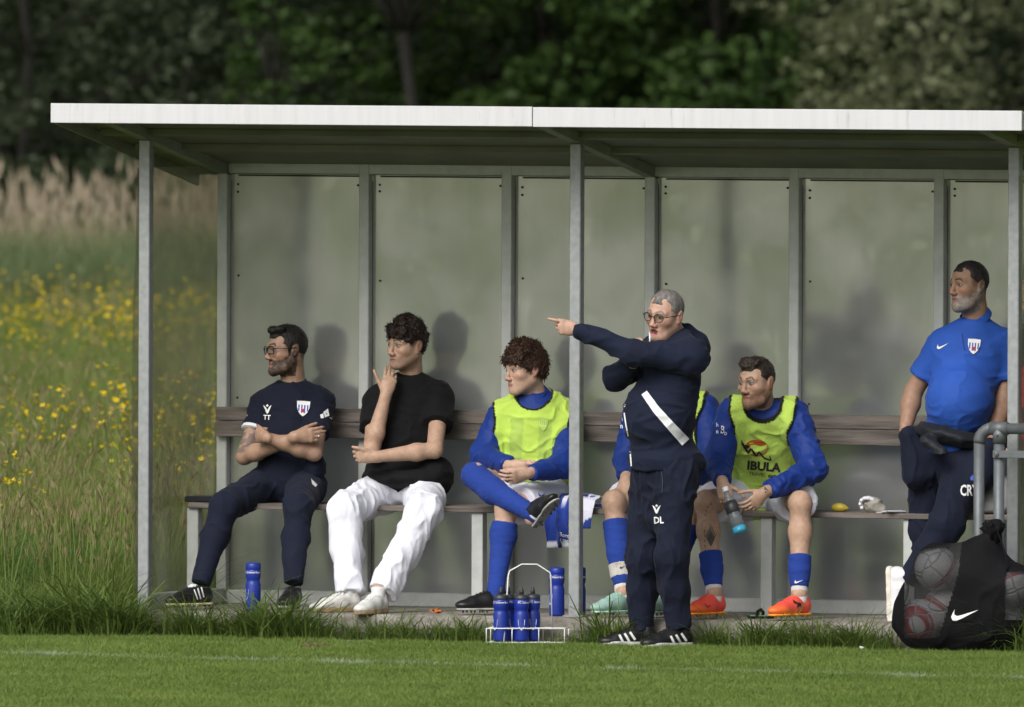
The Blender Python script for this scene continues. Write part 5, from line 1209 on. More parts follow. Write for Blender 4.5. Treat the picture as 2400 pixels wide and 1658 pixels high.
# ---------------------------------------------------------------- substitute with bottle and coral boots
def person_f():
    P = Person('bearded substitute in printed yellow bib and coral boots leaning forward on the bench', J(1720, 1382, .4))
    pel, nb = J(1722, 1112, .74), J(1722, 938, .52); shR, shL = J(1650, 936, .44), J(1795, 940, .52)
    P.head(J(1706, 861, .38), 39, 6, 1, nb, dict(hair=(.03, .02, .014), style='crop', hairline=.066, beard=(.13, .055, .03), bstr=.72, mus=.9, beardth=.002, fade=.45, seed=31, neck=.058, iris=(.06, .07, .07), brow=(.06, .035, .022)))
    P.core(pel, nb, shR, shL)
    eR, eL = J(1620, 1040, .36), J(1836, 1060, .40); wR, wL = J(1630, 1090, .10), J(1724, 1112, .10)
    P.arm(shR, eR, wR); P.arm(shL, eL, wL)
    hand(P.S, wR, vec(.18, -.82, .45), vec(.95, .1, .2), vec(-.35, .35, .9), [(20, 40, 35), (24, 44, 35), (28, 46, 35), (32, 46, 35)], thumb=(.6, .7, -.1))
    hand(P.S, wL, vec(-.66, -.62, .42), vec(-.5, .7, .4), vec(.2, .4, .9), [(15, 32, 26), (18, 34, 26), (20, 34, 26), (24, 36, 26)], thumb=(.7, .6, -.3))
    hR, hL = J(1676, 1128, .70), J(1772, 1128, .70); kR, kL = J(1592, 1132, .20), J(1806, 1134, .20); aR, aL = J(1611, 1338, .10), J(1803, 1340, .12)
    P.leg(hR, kR, aR); P.leg(hL, kL, aL); P.finish(SK2)
    S = Sdf(.03); torso(S, pel, nb, shR, shL, m=.014)
    for s_, e_, w_ in ((shR, eR, wR), (shL, eL, wL)): S.rc(s_, e_, .072, .064, k=.03); S.rc(e_, w_-(w_-e_)*.1, .064, .043, k=.03, capb=True)
    so = P.wear('jacket', S, M_royal, .017, (13, 13, 17), seed=51)
    collar(so, nb-ZV*.0, P.o-ZV*.08, .092, .086, M_royal, .05, open_dir=vec(-.4, 0, 1))
    bo = bib(P, S, (.017, (13, 13, 17)), pel, nb, shR, shL, 51, low=-.10, hw=.165, dip=.03, neck=.09, nz=.10)
    on_surface('sun_print', tri_poly([(1706+27*math.cos(a), 1011+19*math.sin(a)) for a in np.linspace(0, 6.1, 20)]), bo, M_orange, .003)
    on_surface('bird_print', strip([(1672, 994), (1678, 1006), (1690, 1009)], 2, 6, 6)+strip([(1674, 1000), (1688, 1022), (1694, 1012), (1706, 1030), (1712, 1020), (1724, 1034), (1740, 1040), (1736, 1030)], 6, 3, 26), bo, M_ink, .005)
    on_surface('lettering', textpolys('IBULA', 1722, 1062, 27, 5, 1.05, .04), bo, M_ink, .004)
    on_surface('lettering', textpolys('TRAVEL', 1708, 1074, 11, 5, 1.0)+textpolys('expe', 1744, 1078, 13, 4, 1., .02, .3), bo, M_ink, .004)
    on_surface('sleeve_print', textpolys('h', 1618, 963, 14, 0, .8)+textpolys('n', 1618, 978, 14, 0, .8, .03)+textpolys('B', 1629, 978, 25, 6, .7)+textpolys('o', 1636, 982, 16, 6, .8), so, M_print)
    S = Sdf(.035); S.el(pel-ZV*.03, (.165, .125, .09), k=.04); S.rc(hR, hR+(kR-hR)*.74, .104, .102, k=.04, capb=True); S.rc(hL, hL+(kL-hL)*.74, .104, .102, k=.04, capb=True); P.wear('shorts', S, M_whs, .011, seed=53)
    sitter_legs(P, hR, hL, kR, kL, aR, aL, (.56, .58), seed=54)
    sk = [c for c in P.e.children if c.name.startswith('sock')]
    on_surface('sport_logo', swoosh(1793, 1311, 19, -2), sk[1], M_print)
    bt = [shoe(P.e, np.array([a_[0], a_[1], .012]), t_, 'boot_orange') for a_, t_ in ((aR, vec(-.62, 0, .78)), (aL, vec(-.66, 0, .75)))]
    on_surface('boot_print', tri_poly([(1788, 1352), (1796, 1358), (1806, 1360), (1812, 1371), (1804, 1368), (1798, 1372), (1799, 1364), (1790, 1360)]), bt[1], M_ink, .003)
    on_surface('boot_print', strip([(1590, 1362), (1596, 1371), (1602, 1366)], 1.5, 1.5, 5), bt[0], M_ink, .003)
    # inked plumes on the right shin
    pl = []
    for k in range(9): pl += strip([(1604+.4*k, 1232-k*1.0), (1603+(k-4)*2.2, 1205+abs(k-4)*2.), (1604+(k-4)*3.0, 1184+abs(k-4)*5)], 3.4, 1.2, 6)
    pl += strip([(1589, 1196), (1591, 1246)], 1.8, 1.5, 9)[::2]+strip([(1606, 1136), (1594, 1146), (1590, 1170)], 2, 1, 8)[::2]
    on_surface('tattoo', pl, P.b, M_tat, .0015); on_surface('tattoo', strip([(1718, 1098), (1728, 1106), (1726, 1116)], 4, 3, 6)[::2]+strip([(1722, 1095), (1733, 1108)], 2, 2, 5), P.b, M_tat, .0015)
    return P, wR, wL

# ---------------------------------------------------------------- man in blue polo leaning at the right
def person_g():
    P = Person('man with grey beard in bright blue polo leaning by the right post', J(2110, 1395, .4))
    pel, nb = J(2146, 1010, .56), J(2202, 730, .62); shR, shL = J(2122, 782, .58), J(2272, 782, .68)
    P.head(J(2185, 643, .56), 52, 0, 2, nb, dict(hair=(.022, .019, .018), style='thin', hairline=.075, recede=1, beard=(.15, .135, .125), bstr=.72, grey=(.30, .29, .28), beardth=.003, mus=.8, fade=.8, brow=(.03, .024, .02), neck=.06, dchin=1, seed=41, w=1.04, lip=(.28, .12, .10), eyeo=.8))
    P.core(pel, nb, shR, shL)
    eR, eL = J(2060, 885, .56), J(2264, 900, .64); wR, wL = J(2042, 972, .48), J(2236, 1000, .53)
    P.arm(shR, eR, wR, 1.1); P.arm(shL, eL, wL, 1.1)
    hand(P.S, wR, vec(.2, -.97, -.05), vec(.2, 0, 1), vec(-1, 0, 0), [(10, 20, 10)]*4); hand(P.S, wL, vec(-.3, -.95, -.05), vec(-.3, 0, 1), vec(1, 0, 0), [(10, 20, 10)]*4)
    P.finish(SK4)
    S = Sdf(.03); torso(S, pel, nb, shR, shL, m=.012, belly=.098, wid=1.08, hipw=1.05, chest=1.05); S.rc(shR, shR+(eR-shR)*.68, .068, .070, k=.03, capb=True); S.rc(shL, shL+(eL-shL)*.68, .068, .070, k=.03, capb=True)
    S.cut(pel-ZV*.02, -ZV)
    so = P.wear('polo_shirt', S, M_polo, .008, (10, 10, 15), seed=61)
    collar(so, nb+ZV*.022, P.o-ZV*.08, .084, .072, M_polo, .04, open_dir=vec(-.5, 0, 1)*1.)
    on_surface('sport_logo', swoosh(2114, 781, 27, -10), so, M_print); crest(2197, 782, 29, 33, so, 5)
    on_surface('placket', strip([(2170, 752), (2172, 770), (2176, 790)], 1.6, 1.4, 8), so, mat('placket', (.008, .035, .2), rough=.8))
    M, L = torso_frame(pel, nb, shR, shL)
    S = Sdf(.04); hR, hL = J(2098, 1035, .56), J(2186, 1045, .52); kR, kL = J(2086, 1196, .56), J(2134, 1186, .34); aR, aL = J(2092, 1350, .52), J(2046, 1310, .26)
    S.el(pel-ZV*.03, (.178, .15, .14), M, k=.04); S.rc(J(2052, 985, .42), J(2068, 1070, .44), .05, .072, k=.08); S.rc(J(2230, 1010, .45), J(2212, 1080, .46), .05, .07, k=.08); S.rc(hR, kR, .106, .08, k=.05); S.rc(hL, kL, .110, .082, k=.05)
    for k_, a_ in ((kR, aR), (kL, aL)): S.rc(k_, k_+(a_-k_)*.45, .08, .066, k=.03); S.rc(k_+(a_-k_)*.45, a_, .066, .05, k=.03, capb=True)
    tr = P.wear('trousers', S, M_navy2, .015, (13, 13, 9), seed=62)
    on_surface('lettering', textpolys('CRY', 2186, 1118, 34, 0, .62, .03), tr, M_print); on_surface('sport_logo', tri_poly([(2188, 1078), (2196, 1070), (2196, 1084), (2190, 1084)]), tr, M_bluep)
    # jacket rolled round the waist
    S = Sdf(.03); S.el(pel+M[2]*.055+M[1]*.045, (.192, .205, .06), M, k=.03); S.rc(J(2090, 998, .30), J(2126, 1020, .28), .03, .026, k=.05); S.el(pel+M[2]*.055-M[1]*.05, (.15, .14, .2), M, k=.02, mode='-')
    V, Fa = S.mesh(.006); obj('waist_jacket', wrinkle(V, Fa, .016, (9, 9, 26), 63), Fa, M_grey, P.e)
    # crossed foot on its toes, the other flat behind the bag
    t_ = norm(vec(.04, -.985, .17)); u_ = vec(.95, .1, .3); shoe(P.e, J(2003, 1314, .24), t_, 'runner', up=u_, sc=1.06)
    b_ = aR.copy(); b_[2] = 0; shoe(P.e, b_, vec(-.6, 0, .8), 'runner')
    return P

# ---------------------------------------------------------------- bystander just past the right post, only a sleeve in view
def person_h():
    P = Person('person in red and black jacket cut off at the right picture edge', J(2352, 1400, .35))
    x = 2352; pel, nb = J(x, 1000, .35), J(x, 735, .35); shR, shL = J(x-36, 772, .42), J(x+40, 772, .20)
    P.head(J(x-4, 650, .33), 80, 0, 0, nb, dict(hair=(.02, .015, .012), style='short', seed=51)); P.core(pel, nb, shR, shL)
    eR, eL = J(x-38, 890, .46), J(x+40, 890, .18); wR, wL = J(x-44, 985, .36), J(x+20, 990, .10)
    P.arm(shR, eR, wR); P.arm(shL, eL, wL)
    for w_ in (wR, wL): hand(P.S, w_, vec(0, -1, .1), vec(-1, 0, 0), vec(0, 0, 1), [(15, 25, 15)]*4)
    P.finish(SK2, res=.006); S = Sdf(.03); torso(S, pel, nb, shR, shL, m=.012)
    for s_, e_, w_ in ((shR, eR, wR), (shL, eL, wL)): S.rc(s_, e_, .066, .058, k=.03); S.rc(e_, w_, .058, .042, k=.03, capb=True)
    P.wear('jacket', S, M_attr, .01, seed=71, col=lambda V: np.where((fbm(V*A_([3, 3, 9]), 8) > .52)[:, None], A_((.30, .012, .015)), A_((.01, .01, .012))))
    S = Sdf(.04); S.el(pel-ZV*.03, (.16, .13, .12), k=.04)
    for d in (-14, 14): S.rc(J(x+d, 1040, .35), J(x+d, 1210, .33), .1, .075, k=.04); S.rc(J(x+d, 1210, .33), J(x+d, 1372, .35), .07, .055, k=.03, capb=True)
    P.wear('trousers', S, M_blk, .012, seed=72)
    for d in (-16, 16): b_ = J(x+d, 1400, .36); b_[2] = 0.0; shoe(P.e, b_, vec(-.9, 0, .4), 'turf')
PEOPLE = [person_a(), person_b(), person_c(), person_d(), person_e()]; tick('five people')
PF, wrF, wlF = person_f(); PG = person_g(); person_h()
tick('people')

# ================================================================ things lying about
M_bot = mat('blue_bottle_plastic', (.010, .030, .26), rough=.38, spec=.5); M_cap = mat('dark_grey_plastic', (.03, .032, .036), rough=.45); M_wire = mat('white_coated_wire', (.72, .72, .70), rough=.5)
PROF = [(.030, 0), (.0365, .004), (.0375, .012), (.0375, .128), (.0345, .142), (.0315, .150), (.0345, .158), (.0375, .172), (.0375, .196), (.0360, .205)]
def bottle(p, label, spout=True, group='blue team drinks bottles', rot=0.):
    e = empty('drinks_bottle', p); tag(e, label, 'bottle', group)
    b = MB().lathe(PROF, p, ZV, 28).build('bottle_body', M_bot, e, True)
    if spout:
        MB().lathe([(.0365, .205), (.037, .208), (.036, .222), (.026, .229), (.012, .231)], p, ZV, 28).build('lid', M_cap, e, True)
        MB().lathe([(.011, .229), (.0115, .246), (.008, .256), (.0085, .262), (.004, .264)], p, ZV, 16).build('spout', M_cap, e, True)
    else: MB().lathe([(.0365, .205), (.0375, .208), (.0375, .228), (.034, .236), (.02, .238)], p, ZV, 28).build('lid', M_bot, e, True)
    # club name round the shoulder and shield on the belly, printed on the curved wall
    def wrap(polys, z0, ang, r_):
        V = []; Fa = []
        for P_ in polys:
            i0 = len(V)
            for x, y in P_:
                a = ang+x/r_; V.append(p+(TV*math.cos(a)+_R0*math.sin(a))*(r_+.0006)+ZV*(z0-y))
            Fa.append(tuple(range(i0, i0+len(P_))))
        return np.array(V), Fa
    V, Fa = wrap(textpolys('FC Schmerikon', 0, 0, .0155, 0, 1., .01), .186, rot+.25, .0375); obj('lettering', V, Fa, M_print, b)
    a, st, rd = shield(0, 0, .034, .052); V, Fa = wrap(a, .082, rot-.55, .0375); obj('crest', V, Fa, M_print, b); V, Fa = wrap(st, .082, rot-.55, .0382); obj('crest_stripe', V, Fa, M_bluep, b)
    return e
def on_floor(x, y, Y, z=0.): q = J(x, y, Y); q[2] = z; return q
bottle(on_floor(571, 1370, .02), 'blue drinks bottle standing alone between the crossed-arms man\'s feet', False, rot=-.5)
bottle(on_floor(1256, 1388, .06), 'blue drinks bottle standing on the slab left of the middle post', False, rot=-.5)
bottle(on_floor(1304, 1388, .14), 'blue drinks bottle almost hidden behind the middle post', False, rot=.4)
# wire carrier with bottles
cz = ZP+.02; c0 = on_floor(1190, 1450, -.36, cz); Mx = norm(_R0*.995+TV*(-.02)); My = norm(FH+_R0*.14)
cp = lambda a, b, z: c0+Mx*a+My*b+ZV*z
e = empty('bottle_carrier', c0); tag(e, 'white wire bottle carrier with tall handle on the grass edge', 'carrier')
HL, HW = .19, .075
def ring(z): return [cp(-HL, -HW, z), cp(HL, -HW, z), cp(HL, HW, z), cp(-HL, HW, z)]
MB().tube(ring(.075), .0032, 6, closed=True).build('top_hoop', M_wire, e, True)
MB().tube(ring(.006), .0032, 6, closed=True).build('bottom_hoop', M_wire, e, True)
for a in (-HL, -.065, .065, HL):
    for b in (-HW, HW): MB().tube([cp(a, b, .006), cp(a, b, .075)], .0026, 6).build('upright', M_wire, e, True)
for a in (-.065, .065):
    MB().tube([cp(a, -HW, .075), cp(a, HW, .075)], .0026, 6).build('divider', M_wire, e, True); MB().tube([cp(a, -HW, .006), cp(a, HW, .006)], .0026, 6).build('divider', M_wire, e, True)
MB().tube([cp(-HL, 0, .006), cp(HL, 0, .006)], .0026, 6).build('divider', M_wire, e, True); MB().tube([cp(-HL, 0, .075), cp(HL, 0, .075)], .0026, 6).build('divider', M_wire, e, True)
MB().tube([cp(-.105, -HW, .004), cp(-.092, -.02, .33), cp(-.088, 0, .352), cp(-.03, 0, .385), cp(.045, 0, .385), cp(.108, 0, .345), cp(.112, .0, .33), cp(.112, HW, .004)], .0036, 7).build('handle', M_wire, e, True)
bottle(cp(-.125, -.036, .01), 'blue drinks bottle at the left end of the wire carrier', True, rot=-.35)
bottle(cp(-.025, -.036, .01), 'blue drinks bottle with dark spout at the front middle of the wire carrier', True, rot=.55)
bottle(cp(.02, .036, .01), 'blue drinks bottle with dark spout at the back of the wire carrier', True, rot=.6)
bottle(cp(-.1, .036, .01), 'blue drinks bottle behind the left one in the wire carrier', True, rot=1.2)

# water bottle in the substitute's hands
ba, bb = J(1636, 1103, -.02), J(1671, 1203, -.05); ax = norm(bb-ba); L = np.linalg.norm(bb-ba)
def pet_mat(col, al):
    m = bpy.data.materials.new('clear_pet'); m.use_nodes = True; t = m.node_tree; N = t.nodes; K = t.links; b = N['Principled BSDF']; b.inputs['Base Color'].default_value = (*col, 1); b.inputs['Roughness'].default_value = .12
    tr = N.new('ShaderNodeBsdfTransparent'); tr.inputs[0].default_value = (.8, .83, .85, 1); ms = N.new('ShaderNodeMixShader'); ms.inputs[0].default_value = al; K.new(tr.outputs[0], ms.inputs[1]); K.new(b.outputs[0], ms.inputs[2]); K.new(ms.outputs[0], N['Material Output'].inputs['Surface']); return m
e = empty('water_bottle', ba); tag(e, 'clear plastic water bottle with blue base held by the coral boots substitute', 'bottle')
MB().lathe([(.012, .012), (.014, .03), (.030, .075), (.034, .10), (.031, .13), (.034, .15), (.034, L-.03)], ba, ax, 22).build('bottle_body', pet_mat((.30, .33, .35), .35), e, True)
MB().lathe([(.0342, L-.032), (.0348, L-.012), (.032, L-.002), (.02, L)], ba, ax, 22).build('base', pet_mat((.05, .40, .62), .8), e, True)
MB().lathe([(.0315, .07), (.0352, .10), (.0325, .13), (.0318, .1305)], ba, ax, 22).build('bottle_label', M_cap, e, True)
MB().lathe([(.0145, -.008), (.0155, -.006), (.0155, .014), (.0145, .016)], ba, ax, 18).build('cap', M_trim, e, True)

# ---------------------------------------------------------------- ball bag
M_bag = mat('black_nylon', (.005, .005, .006), rough=.8, spec=.15, var=.2, vscale=10, bump=.15, bscale=80)
def net_mat():
    m = bpy.data.materials.new('black_net'); m.use_nodes = True; t = m.node_tree; N = t.nodes; K = t.links; b = N['Principled BSDF']; b.inputs['Base Color'].default_value = (.008, .008, .009, 1); b.inputs['Roughness'].default_value = .7
    tr = N.new('ShaderNodeBsdfTransparent'); ms = N.new('ShaderNodeMixShader'); tc = N.new('ShaderNodeTexCoord'); vo = N.new('ShaderNodeTexVoronoi'); vo.feature = 'DISTANCE_TO_EDGE'; vo.inputs['Scale'].default_value = 420; K.new(tc.outputs['Object'], vo.inputs['Vector'])
    mr = N.new('ShaderNodeMapRange'); mr.inputs['From Min'].default_value = .04; mr.inputs['From Max'].default_value = .3; mr.inputs['To Min'].default_value = .8; mr.inputs['To Max'].default_value = .4; K.new(vo.outputs['Distance'], mr.inputs['Value'])
    K.new(mr.outputs[0], ms.inputs[0]); K.new(tr.outputs[0], ms.inputs[1]); K.new(b.outputs[0], ms.inputs[2]); K.new(ms.outputs[0], N['Material Output'].inputs['Surface']); return m
M_net = net_mat(); BY = -.30
def ball_mat(seed):
    m = bpy.data.materials.new('football_skin'); m.use_nodes = True; t = m.node_tree; N = t.nodes; K = t.links; b = N['Principled BSDF']; b.inputs['Roughness'].default_value = .4
    tc = N.new('ShaderNodeTexCoord'); mp = N.new('ShaderNodeMapping'); mp.inputs['Rotation'].default_value = (seed*1.3, seed*.7, seed*2.1); K.new(tc.outputs['Object'], mp.inputs[0])
    vo = N.new('ShaderNodeTexVoronoi'); vo.feature = 'DISTANCE_TO_EDGE'; vo.inputs['Scale'].default_value = 11; vo.inputs['Randomness'].default_value = .25; K.new(mp.outputs[0], vo.inputs['Vector'])
    m1 = N.new('ShaderNodeMapRange'); m1.inputs['From Min'].default_value = .015; m1.inputs['From Max'].default_value = .05; K.new(vo.outputs['Distance'], m1.inputs['Value'])
    wv = N.new('ShaderNodeTexWave'); wv.inputs['Scale'].default_value = 2.6; wv.inputs['Distortion'].default_value = 6; wv.inputs['Detail'].default_value = 0; K.new(mp.outputs[0], wv.inputs['Vector'])
    m2 = N.new('ShaderNodeMapRange'); m2.inputs['From Min'].default_value = .87; m2.inputs['From Max'].default_value = .91; K.new(wv.outputs['Fac'], m2.inputs['Value'])
    c1 = N.new('ShaderNodeMix'); c1.data_type = 'RGBA'; c1.inputs[6].default_value = (.62, .62, .64, 1); c1.inputs[7].default_value = (.40, .02, .03, 1); K.new(m2.outputs[0], c1.inputs[0])
    c2 = N.new('ShaderNodeMix'); c2.data_type = 'RGBA'; c2.inputs[6].default_value = (.36, .36, .38, 1); K.new(m1.outputs[0], c2.inputs[0]); K.new(c1.outputs[2], c2.inputs[7]); K.new(c2.outputs[2], b.inputs['Base Color'])
    bp = N.new('ShaderNodeBump'); bp.inputs['Distance'].default_value = .003; K.new(m1.outputs[0], bp.inputs['Height']); K.new(bp.outputs[0], b.inputs['Normal']); return m
e0 = on_floor(2170, 1462, BY, ZP+.02)
balls = [(2113, 1283, BY-.06, 'uppermost football showing through the left side of the net bag'), (2076, 1402, BY-.02, 'lowest left football inside the net bag'), (2132, 1372, BY+.02, 'football in the middle of the net bag behind the others'),
         (2282, 1322, BY-.02, 'football at the right side of the net bag'), (2200, 1400, BY+.03, 'football deep inside the net bag bottom'), (2205, 1290, BY+.04, 'football hidden behind the bag\'s black upper panel'), (2265, 1410, BY+.02, 'football at the lower right inside the net bag')]
bcs = []
for i, (x, y, Y, lb) in enumerate(balls):
    c = J(x, y, Y); c[2] = max(c[2], ZP+.125); bcs.append(c); eb = empty('football', c-ZV*.11); tag(eb, lb, 'ball', 'footballs in the net bag')
    bm = bmesh.new(); bmesh.ops.create_icosphere(bm, subdivisions=4, radius=.108); V = np.array([v.co for v in bm.verts]); Fa = [[v.index for v in f.verts] for f in bm.faces]; bm.free(); obj('ball_skin', V+c, Fa, ball_mat(i+1), eb)
S = Sdf(.06)
for c in bcs: S.el(c, (.118, .118, .118), k=.12)
S.el(J(2170, 1375, BY), (.325, .17, .215), k=.1)
S.rc(J(2205, 1290, BY), J(2238, 1208, BY), .17, .035, k=.09); S.rc(J(2240, 1207, BY), J(2244, 1192, BY), .03, .045, k=.02); S.el(J(2170, 1420, BY), (.27, .15, .11), k=.06); S.cut(np.array([0, 0, ZP+.012]), -ZV)
V, Fa = S.mesh(.008); V = wrinkle(V, Fa, .012, (10, 10, 10), 91)
e = empty('ball_bag', e0); tag(e, 'black net ball bag with white swoosh, full of footballs, at the right', 'bag')
# panels by place: net windows left and right, nylon between
fc = V[Fa].mean(1); s_ = 2310/2400; rel = fc-CAMP; zz = rel@_F; vx = (1200+FPX*(rel@_R)/zz)*s_; vy = (829-FPX*(rel@_U)/zz)*s_
seam = 2160-.55*(vy-1300)*(vy > 1300)*.55+.35*(1300-vy)*(vy < 1300)*.4
net = ((vx < seam) & (vx > 2040-.0*vy) & (vy < 1440) & (vy > 1222+.25*(2160-vx))) | ((vx > 2268) & (vy > 1290) & (vy < 1400)); net |= (fc[:, 1] > BY+.09) & (vy < 1420)
for nm, msk, mm in (('net_panel', net, M_net), ('nylon_panel', ~net, M_bag)):
    Fs_ = Fa[msk]; u_, inv = np.unique(Fs_.ravel(), return_inverse=True); ob_ = obj(nm, V[u_], inv.reshape(-1, 4), mm, e)
    if nm == 'nylon_panel': on_surface('swoosh', swoosh(2148, 1385, 60, -4), ob_, M_print, .004)
mb = MB()
for k in range(9):
    a = k*.7; q = J(2240, 1200, BY)+A_([math.cos(a)*.035, math.sin(a)*.035, .012*math.sin(k*2)]); mb.tube([q-ZV*.05, q, q+A_([math.cos(a)*.02, math.sin(a)*.02, .03])], [.012, .008, .014], 6)
mb.build('gathered_neck', M_bag, e, True)
MB().tube([J(2250, 1200, BY-.05), J(2262, 1230, BY-.09), J(2274, 1275, BY-.11), J(2262, 1320, BY-.13)], .004, 6).build('drawstring', M_bag, e, True)

# ---------------------------------------------------------------- tubular rail at the right
M_pipe = mat('galvanised_pipe', (.125, .137, .145), rough=.5, metal=.3, var=.15, vscale=20, bump=.05)
RY = -.20; e = empty('tube_rail', on_floor(2208, 1450, RY, ZP)); tag(e, 'grey galvanised tube railing with clamp fittings at the right edge', 'railing')
zt_ = J(2250, 967, RY)[2]; xa, xb = J(2209, 1000, RY)[0], J(2254, 1000, RY)[0]; pr = .0265
arc = [np.array([xa, RY, zt_-.07])]+[np.array([xa+.07*(1-math.cos(a)), RY, zt_-.07+.07*math.sin(a)]) for a in np.linspace(.25, 1.57, 6)]
MB().tube([np.array([xa, RY, ZP-.02])]+arc[:1], pr, 16).build('upright', M_pipe, e, True); MB().tube(arc, pr+.003, 16).build('elbow', M_pipe, e, True)
MB().tube([arc[-1], np.array([xb-.035, RY, zt_])], pr, 16).build('top_tube', M_pipe, e, True); MB().tube([np.array([xb+.035, RY, zt_]), np.array([xb+1.4, RY, zt_])], pr, 16).build('top_tube', M_pipe, e, True)
t_ = MB().tube([np.array([xb-.045, RY, zt_]), np.array([xb+.045, RY, zt_])], pr+.006, 16).tube([np.array([xb, RY, zt_]), np.array([xb, RY, zt_-.07])], pr+.0055, 16); t_.build('clamp_fitting', M_pipe, e, True)
MB().tube([np.array([xb, RY, zt_-.07]), np.array([xb, RY, ZP-.02])], pr, 16).build('upright', M_pipe, e, True)
zf_ = J(2290, 1025, RY)[2]; MB().box((xb+.7, RY-.034, zf_), (.72, .004, .018), bev=.002).build('flat_bar', M_pipe, e)
MB().lathe([(.012, 0), (.012, .008), (.006, .011)], (xb, RY-.038, zf_), (0, -1, 0), 8).build('bolt', M_pipe, e)
MB().lathe([(.008, 0), (.008, .006), (.004, .008)], (xb, RY-pr-.006, zt_-.03), (0, -1, 0), 8).build('bolt', M_pipe, e)

# ---------------------------------------------------------------- on the bench
p = J(465, 1124, .62); e = tag(obj('tablet_case', *(lambda m: (np.array(m.V), m.F))(MB().box((p[0]+.03, .62, BZ+.016), (.11, .09, .014), bev=.004)), M_grey, smooth=False), 'flat black case lying on the bench left of the crossed-arms man', 'case')
def drape(name, label, x0, x1, col, n_over, drop, seed, lift=.0, yb=.72):
    """cloth lying on the seat and hanging over its front edge"""
    nu_, nv_ = 34, 34; g = []; r = np.random.default_rng(seed)
    path = []; tot = n_over+drop
    for j in range(nv_+1):
        s = tot*j/nv_
        if s < n_over: path.append((.46+(n_over-s), BZ+.016))
        else: path.append((.445-.018*math.sin(min(1, (s-n_over)/.1)*1.57), BZ+.016-(s-n_over)))
    V = np.array([[x0+(x1-x0)*i/nu_, path[j][0], path[j][1]] for j in range(nv_+1) for i in range(nu_+1)])
    nz_ = fbm(V*A_([11, 7, 4]), seed); rz = 1-np.abs(2*vnoise(V*A_([16, 9, 3])+nz_[:, None]*2, seed+2)-1)
    up = V[:, 2] > BZ; V[:, 2] += np.where(up, .05*nz_+.03*rz-.012, .02*(nz_-.5)); V[:, 1] -= np.where(up, 0, .05*rz+.03*nz_-.01); V[:, 0] += .05*(vnoise(V*9, seed+4)-.5)
    Fa = np.array([(j*(nu_+1)+i, j*(nu_+1)+i+1, (j+1)*(nu_+1)+i+1, (j+1)*(nu_+1)+i) for j in range(nv_) for i in range(nu_)])
    o = obj(name, V, Fa, M_attr, col=col(V, nu_, nv_)); md = o.modifiers.new('thickness', 'SOLIDIFY'); md.thickness = .004; return tag(o, label, 'clothing')
def jcol(V, nu_, nv_):
    j = np.repeat(np.arange(nv_+1), nu_+1)/nv_; i = np.tile(np.arange(nu_+1), nv_+1)/nu_
    c = np.where(((i > .55) & (i < .8) & (j < .55))[:, None], A_((.62, .63, .72)), A_((.012, .04, .26))); c = np.where((j > .93)[:, None], A_((.66, .67, .74)), c); return np.where(((np.abs(i-.3-.3*j) < .06))[:, None], A_((.006, .02, .12)), c)
jx0, jx1 = J(1240, 1180, .44)[0], J(1294, 1180, .44)[0]
jo = drape('folded_jersey', 'blue and white jersey hanging over the bench edge left of the middle post', jx0, jx1, jcol, .22, .21, 5)
on_surface('lettering', textpolys('Born', 1272, 1212, 13, 12, .9, .02)+textpolys('mac', 1272, 1223, 13, 12, .9, .02), jo, M_print, .006)
wx0, wx1 = J(1300, 1180, .44)[0], J(1342, 1180, .44)[0]
drape('crumpled_jersey', 'crumpled white and blue shirt on the bench right of the middle post', wx0, wx1, lambda V, a, b: np.where((fbm(V*A_([6, 6, 6]), 4) > .55)[:, None], A_((.012, .04, .24)), A_((.62, .63, .72))), .2, .11, 9)
p = J(1342, 1146, .55); tp = MB().lathe([(.034, 0), (.036, .003), (.036, .024), (.034, .027), (.02, .0275), (.02, .003)], (p[0], .55, BZ+.001), ZV, 24).build('tape_roll', M_trim, None, True); tag(tp, 'small white and blue tape tin on the bench right of the middle post', 'tape roll')
MB().lathe([(.0362, .006), (.0366, .007), (.0366, .02), (.0362, .021)], (p[0], .55, BZ+.001), ZV, 24).build('tape_label', mat('tape_print', (.03, .09, .35), rough=.5, var=.9, vscale=60), tp, True)
p = J(1892, 1148, .56); S = Sdf(.015); S.el((p[0], .56, BZ+.022), (.038, .026, .0225)); S.rc((p[0]+.03, .56, BZ+.02), (p[0]+.046, .56, BZ+.018), .012, .005, k=.015); V, Fa = S.mesh(.004)
tag(obj('mango', V, Fa, mat('yellow_fruit', (.46, .36, .035), rough=.45, var=.2, vscale=25, dirt=((.22, .16, .04), 22., .62))), 'small yellow mango lying on the bench right of the coral boots substitute', 'fruit')
# rolled goalkeeper glove
p = J(1962, 1138, .55); e = empty('goalkeeper_glove', (p[0], .55, BZ)); tag(e, 'rolled white goalkeeper glove on the bench beside the mango', 'glove')
S = Sdf(.012); S.el((p[0]+.012, .565, BZ+.04), (.045, .04, .038)); S.rc((p[0]+.03, .56, BZ+.03), (p[0]+.06, .57, BZ+.022), .026, .02); V, Fa = S.mesh(.005); obj('palm', wrinkle(V, Fa, .012, (20, 20, 20), 3), Fa, mat('glove_latex', (.30, .28, .24), rough=.8, var=.3, vscale=20), e)
for k in range(4):
    S = Sdf(.008); th0 = .35+.62*k; cx, cz = p[0]-.005, BZ+.04; q = [(cx+.036*math.cos(th0+j*.5+2.2), .532-.006*k+.01*j, cz+.031*math.sin(th0+j*.5+2.2)*(-1)) for j in range(4)]
    for j in range(3): S.rc(q[j], q[j+1], .0095, .009)
    V, Fa = S.mesh(.004); obj('finger', V, Fa, mat('glove_white', (.68, .68, .72), rough=.7), e)
p = J(2012, 1157, .52); pa = MB()
